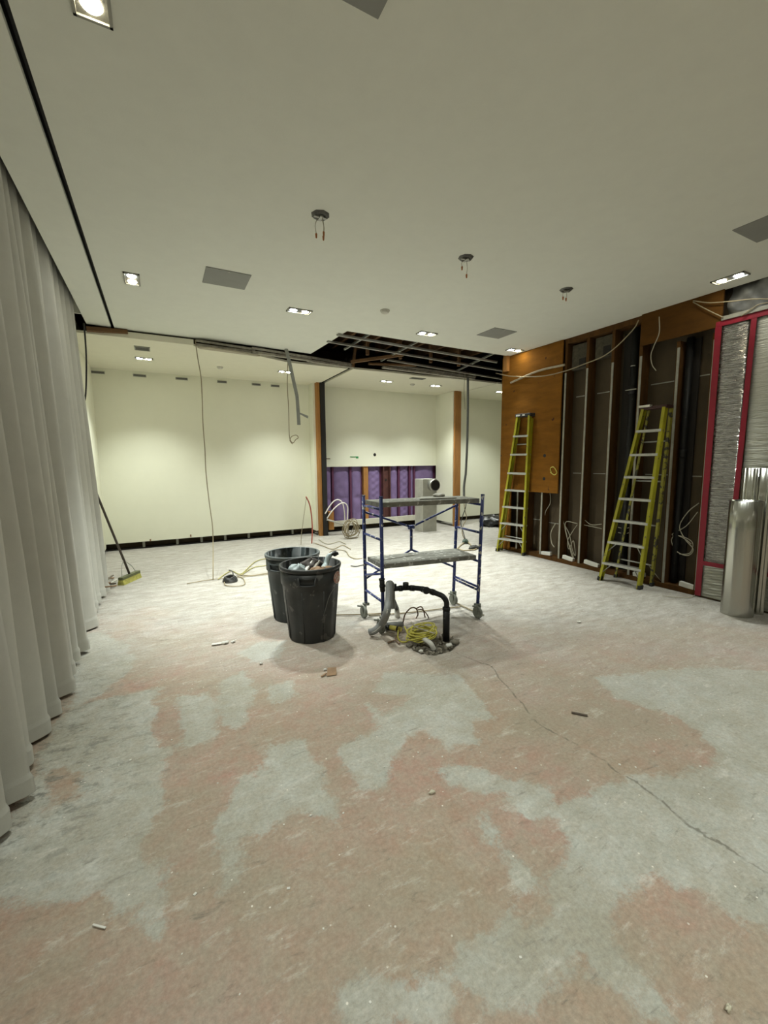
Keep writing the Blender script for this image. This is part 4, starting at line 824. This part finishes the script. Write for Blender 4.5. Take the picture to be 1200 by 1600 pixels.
# ================================================================ LADDERS
def ladder(FLf, FRf, FLt, FRt, rear, lb, steps, railm, rearm, cap=True):
    FLf, FRf, FLt, FRt = map(V_, (FLf, FRf, FLt, FRt)); BLf, BRf, BLt, BRt = map(V_, rear)
    t = thing('stepladder', lb, 'stepladder', (FLf+FRf)/2, None)
    w_ = (FRf-FLf).normalized(); nrm = (FLt-FLf).cross(w_).normalized()          # points to the back or front
    if nrm.x < 0: nrm = -nrm
    for a, b in ((FLf, FLt), (FRf, FRt)):
        m = MB(); d = (b-a).normalized(); s_ = 1 if a is FLf else -1
        m.bar(a, b, .012, .070, w_)                                       # web of the channel rail
        m.bar(a-nrm*.033+w_*s_*.012, b-nrm*.033+w_*s_*.012, .028, .006, w_); m.bar(a+nrm*.033+w_*s_*.012, b+nrm*.033+w_*s_*.012, .028, .006, w_)
        r_ = build('front_rail', m, railm, t)
        build('foot', MB().bar(a+d*.0, a+d*.05, .03, .08, w_), black_rubber, r_)
    for a, b in ((BLf, BLt), (BRf, BRt)):
        m = MB(); s_ = 1 if a is BLf else -1; m.bar(a, b, .010, .045, w_).bar(a-nrm*.02+w_*s_*.01, b-nrm*.02+w_*s_*.01, .022, .005, w_)
        r_ = build('rear_rail', m, rearm, t); build('foot', MB().bar(a, a+(b-a).normalized()*.045, .026, .055, w_), black_rubber, r_)
    for i, f in enumerate(steps):
        a = FLf.lerp(FLt, f); b = FRf.lerp(FRt, f); m = MB()
        m.bar(a, b, .085, .005, (1,0,0)).bar(a-V_((.04,0,.012)), b-V_((.04,0,.012)), .005, .026, (1,0,0)).bar(a+V_((.04,0,-.012)), b+V_((.04,0,-.012)), .005, .026, (1,0,0))
        sN = build('step', m, alu, t)
        ln = .11 if i < 2 else .035; zz = .13 if i < 2 else .035
        for p, q in ((a, b), (b, a)):
            e = p+(q-p).normalized()*ln; d = (FLf-FLt).normalized(); build('step_brace', MB().bar(e-V_((0,0,.005)), p+d*zz+(q-p).normalized()*.01, .016, .006, (1,0,0)), alu, sN)
    for f in (.12, .35, .60, .82):
        a = BLf.lerp(BLt, f); b = BRf.lerp(BRt, f); build('rear_bar', MB().tube([a, b], .009, 8), alu, t)
    mid = (FLt+FRt)/2; wv = (FRt-FLt)/2
    if cap:
        a = FLt-wv.normalized()*.025; b = FRt+wv.normalized()*.025; off = V_((.045,0,.012))
        build('top_cap', MB().bar(a+off, b+off, .16, .05, (1,0,0)), black_rubber, t, .006)
        lg = build('cap_label', MB().bar(a.lerp(b,.08)+V_((-.037,0,.012)), a.lerp(b,.35)+V_((-.037,0,.012)), .003, .022, (1,0,0)).bar(a.lerp(b,.50)+V_((-.037,0,.012)), a.lerp(b,.66)+V_((-.037,0,.012)), .003, .022, (1,0,0)), scrap_white, t, label='worn white label')
    else:
        off = V_((.04,0,.01)); a = FLt; b = FRt
        build('top_cap', MB().bar(a+off-wv.normalized()*.02, b+off+wv.normalized()*.02, .14, .035, (1,0,0)), M('dark_red_cap',(.05,.018,.015),.6), t, .004)
        build('cap_bracket', MB().bar(a+V_((-.035,0,.03))-wv.normalized()*.02, a.lerp(b,.42)+V_((-.035,0,.03)), .05, .025, (1,0,0)), M('bright_worn_metal',(.62,.6,.55),.35,.6), t, label='bright worn metal bracket')
    return t
l0, l1 = px(777,861,'Z',0), px(818.5,868,'Z',0)
a1 = px(809,651,'X',5.10); a2 = px(829,649,'X',5.10)
ladder(l0, l1, a1, a2, ((5.10,l0[1]+.02,.0),(5.14,l1[1]+.03,0),(5.145,a1[1]+.0,2.17),(5.145,a2[1]-.0,2.17)), 'closed yellow stepladder leaning on the plywood sheet, left of the two', [.105,.225,.35,.475,.60,.735,.865], yellow_rail, yellow_rail)
r0_, r1_ = px(937,906,'Z',0), px(1000,921,'Z',0); a1 = px(1005,640,'X',5.03); a2 = px(1041,636,'X',5.03)
ladder(r0_, r1_, a1, a2, ((5.155,r0_[1]-.02,0),(5.155,r1_[1]+.01,0),(5.13,a1[1]-.01,2.1),(5.13,a2[1]-.01,2.1)), 'worn yellow stepladder standing before the open studs, right of the two', [.115,.245,.375,.505,.63,.755,.885], yellow_rail, worn_rail, False)

# ================================================================ SHEET METAL DUCTS
def duct(cx, cy, r, h, lb, lean=(0,0), fl=False):
    t = thing('metal_duct', lb, 'duct', (cx, cy, 0)); n = 64; vs = []; fs = []; zs_ = [0,.004,.25,.5,.75,1]
    def rad(a): return r*(1+0 if fl else 1+.012*math.sin(3*a))
    n = 128 if fl else 64; prof = [(1, z*h) for z in zs_]+[(.985, h), (.985, .0)]
    for q, z in prof:
        for k in range(n):
            a = 2*math.pi*k/n; R_ = rad(a)*q; ax_, ay_ = (R_, R_) if not fl else (q*(.043+.004*math.sin(15*a)+.003*math.sin(23*a)), q*.135); vs.append((cx+ax_*math.cos(a), cy+ay_*math.sin(a), z))
    for i in range(len(prof)-1):
        for k in range(n): fs.append((i*n+k, i*n+(k+1)%n, (i+1)*n+(k+1)%n, (i+1)*n+k))
    m = MB(); m.add(vs, fs, True); build('duct_shell', m, sheetm, t)
    a = math.atan2(-cy, -cx)+1.25; q = (rad(a)+.002) if not fl else .0; cx = cx if not fl else cx-.047;  build('seam', MB().bar((cx+q*math.cos(a),cy+q*math.sin(a),.005),(cx+q*math.cos(a)+lean[0]*h,cy+q*math.sin(a)+lean[1]*h,h-.005), .015, .006, (-math.sin(a),math.cos(a),0)), sheetm, t)
    return t
duct(4.92, 1.925, .127, 1.115, 'tall round sheet metal duct standing in front of the foil')
duct(5.103, 1.915, 1, 1.42, 'taller flattened sheet metal duct with vertical ripples, behind the round duct', (0,0), True)

# ================================================================ BROOM AND FLOOR SCRAPS
t = thing('push_broom', 'push broom with dark handle leaning beside the curtain, yellow bristles on the floor', 'broom', (-.42,6.2,0))
hp = V_(px(188,905,'Z',.08)); hq = V_(px(216,893,'Z',.08)); mid = (hp+hq)/2; topb = V_(px(143,752,'Y',6.28)); side = (hq-hp).normalized()
build('handle', MB().tube([mid+V_((0,0,.02)), topb], .014, 10), M('dark_handle',(.06,.045,.035),.5), t)
build('grip', MB().tube([topb, topb+(topb-mid).normalized()*.05], .02, 10), black_rubber, t)
build('head_block', MB().bar(hp, hq, .06, .035, side.cross(V_((0,0,1)))), M('olive_block',(.12,.13,.06),.7), t, .004)
bd = side.cross(V_((0,0,1))); m = MB()
m.add([hp+bd*.025-V_((0,0,.015)), hq+bd*.025-V_((0,0,.015)), hq-bd*.025-V_((0,0,.015)), hp-bd*.025-V_((0,0,.015)), V_((hp.x,hp.y,.0))+bd*.045, V_((hq.x,hq.y,0))+bd*.045, V_((hq.x,hq.y,0))-bd*.045, V_((hp.x,hp.y,0))-bd*.045],
      [(0,1,2,3),(7,6,5,4),(0,4,5,1),(1,5,6,2),(2,6,7,3),(3,7,4,0)])
build('bristles', m, bristle_m, t)
hm = mid.lerp(topb, .17)
for e in (hp.lerp(hq,.12), hp.lerp(hq,.88)): build('brace', MB().tube(curve([hm, hm.lerp(e,.5)+(e-mid)*.22, e], 5), .005, 6), alu, t)
for i, (x0, y0, x1, y1, w_, mt, lb) in enumerate(((158,905,178,903,.03,scrap_brown,'upper brown stick'),(168,914,182,906,.025,scrap_white,'pale slanted stick'),(157,912,180,912,.03,M('dark_stick',(.08,.06,.045),.8),'dark flat stick'),(160,916,172,910,.02,scrap_brown,'short brown stick'),(164,908,176,899,.03,M('grey_stick',(.22,.19,.15),.8),'grey stick pointing up'),(158,918,182,915,.02,scrap_brown,'lowest thin brown stick'))):
    a = V_(px(x0,y0,'Z',.015+.012*i)); b = V_(px(x1,y1,'Z',.02+.014*i)); single('wood_scrap', MB().bar(a, b, w_, .012, (0,1,0)), mt, lb+' in the scrap pile between curtain and broom', 'scrap', 'scrap pile by the broom')
def chip(x, y, rx, ry, mt, lb, name='floor_scrap'):
    c = px(x, y, 'Z', .006); return single(name, MB().blob((c[0],c[1],.008), (rx,ry,.008), int(x), 6, .4), mt, lb, 'scrap')
a = V_(px(331,1007,'Z',.01)); b = V_(px(352,1004,'Z',.01)); m = MB().bar(a, b, .03, .006, (0,1,0)).blob(b, (.03,.02,.012), 2, 6, .4); single('paper_scrap', m, scrap_white, 'long white paper scrap on the floor left of the front bin', 'scrap')
a = V_(px(502,1057,'Z',.008)); b = V_(px(510,1052,'Z',.012)); m = MB().bar(a, b, .012, .006, (0,1,0)); c = V_(px(517,1050,'Z',.02)); m.add([c+V_((-.04,-.02,-.01)), c+V_((.03,-.03,-.015)), c+V_((.05,.02,.015)), c+V_((-.01,.035,.02))], [(0,1,2,3)]); o = single('cardboard_scrap', m, scrap_brown, 'torn brown cardboard scrap on the floor in front of the front bin', 'scrap'); o.modifiers.new('thickness','SOLIDIFY').thickness = .003
chip(508,1046.5,.012,.01,scrap_white,'tiny white chip above the torn cardboard scrap')
chip(364,1003,.018,.014,scrap_white,'small white chip right of the long paper scrap')
chip(905,972,.022,.014,scrap_white,'white chip on the pale floor right of the scaffold')
chip(408,1037,.012,.01,scrap_white,'small white chip between the curtain and the front bin')
chip(675,1238,.016,.009,M('cream_chip',(.62,.58,.45),.7),'cream chip on the red-brown patch in the middle of the floor')
chip(1138,1576,.012,.006,M('cream_chip',(.62,.58,.45),.7),'cream chip near the lower right corner of the floor')
chip(732,943,.03,.02,cable_black,'dark chip by the right scaffold caster') if False else None
for i, (x0, y0, x1, y1, lb) in enumerate(((145,1445,165,1450,'pale splinter on the floor at lower left'),(893,1113,918,1118,'dark splinter at the end of the floor crack, right of centre'),(812,1540,826,1550,'splinter low in the picture right of centre'))):
    if i == 2: continue
    a = V_(px(x0,y0,'Z',.006)); b = V_(px(x1,y1,'Z',.006)); single('splinter', MB().bar(a, b, .006 if i == 0 else .016, .004, (0,1,0)), (scrap_white, M('dark_stick',(.08,.06,.045),.8))[i%2], lb, 'splinter')
m = MB(); rg = random.Random(9)
for i in range(420):
    x = rg.uniform(-.6,5); y = rg.uniform(.8,6.5); s_ = rg.uniform(.0015,.0045)
    m.box((x-s_,y-s_*rg.uniform(.5,1.6),0),(x+s_,y+s_*rg.uniform(.5,1.6),s_*.8), Matrix.Rotation(rg.random()*3, 3, 'Z'))
o = single('floor_grit', m, scrap_white, 'scattered white plaster crumbs all over the floor', 'plaster crumbs'); o['kind'] = 'stuff'
# blocks glimpsed in the base gap of the cream wall
for i, x in enumerate((-.35,.2,.62,1.05,1.5,1.95,2.4)):
    single('stud_foot', MB().box((x,8.73,.0),(x+.04,8.80,.14)), vent_grey, 'stud foot in the gap under the cream wall, '+['first','second','third','fourth','fifth','sixth','seventh'][i]+' from the left corner', 'stud foot', 'stud feet under the cream wall')
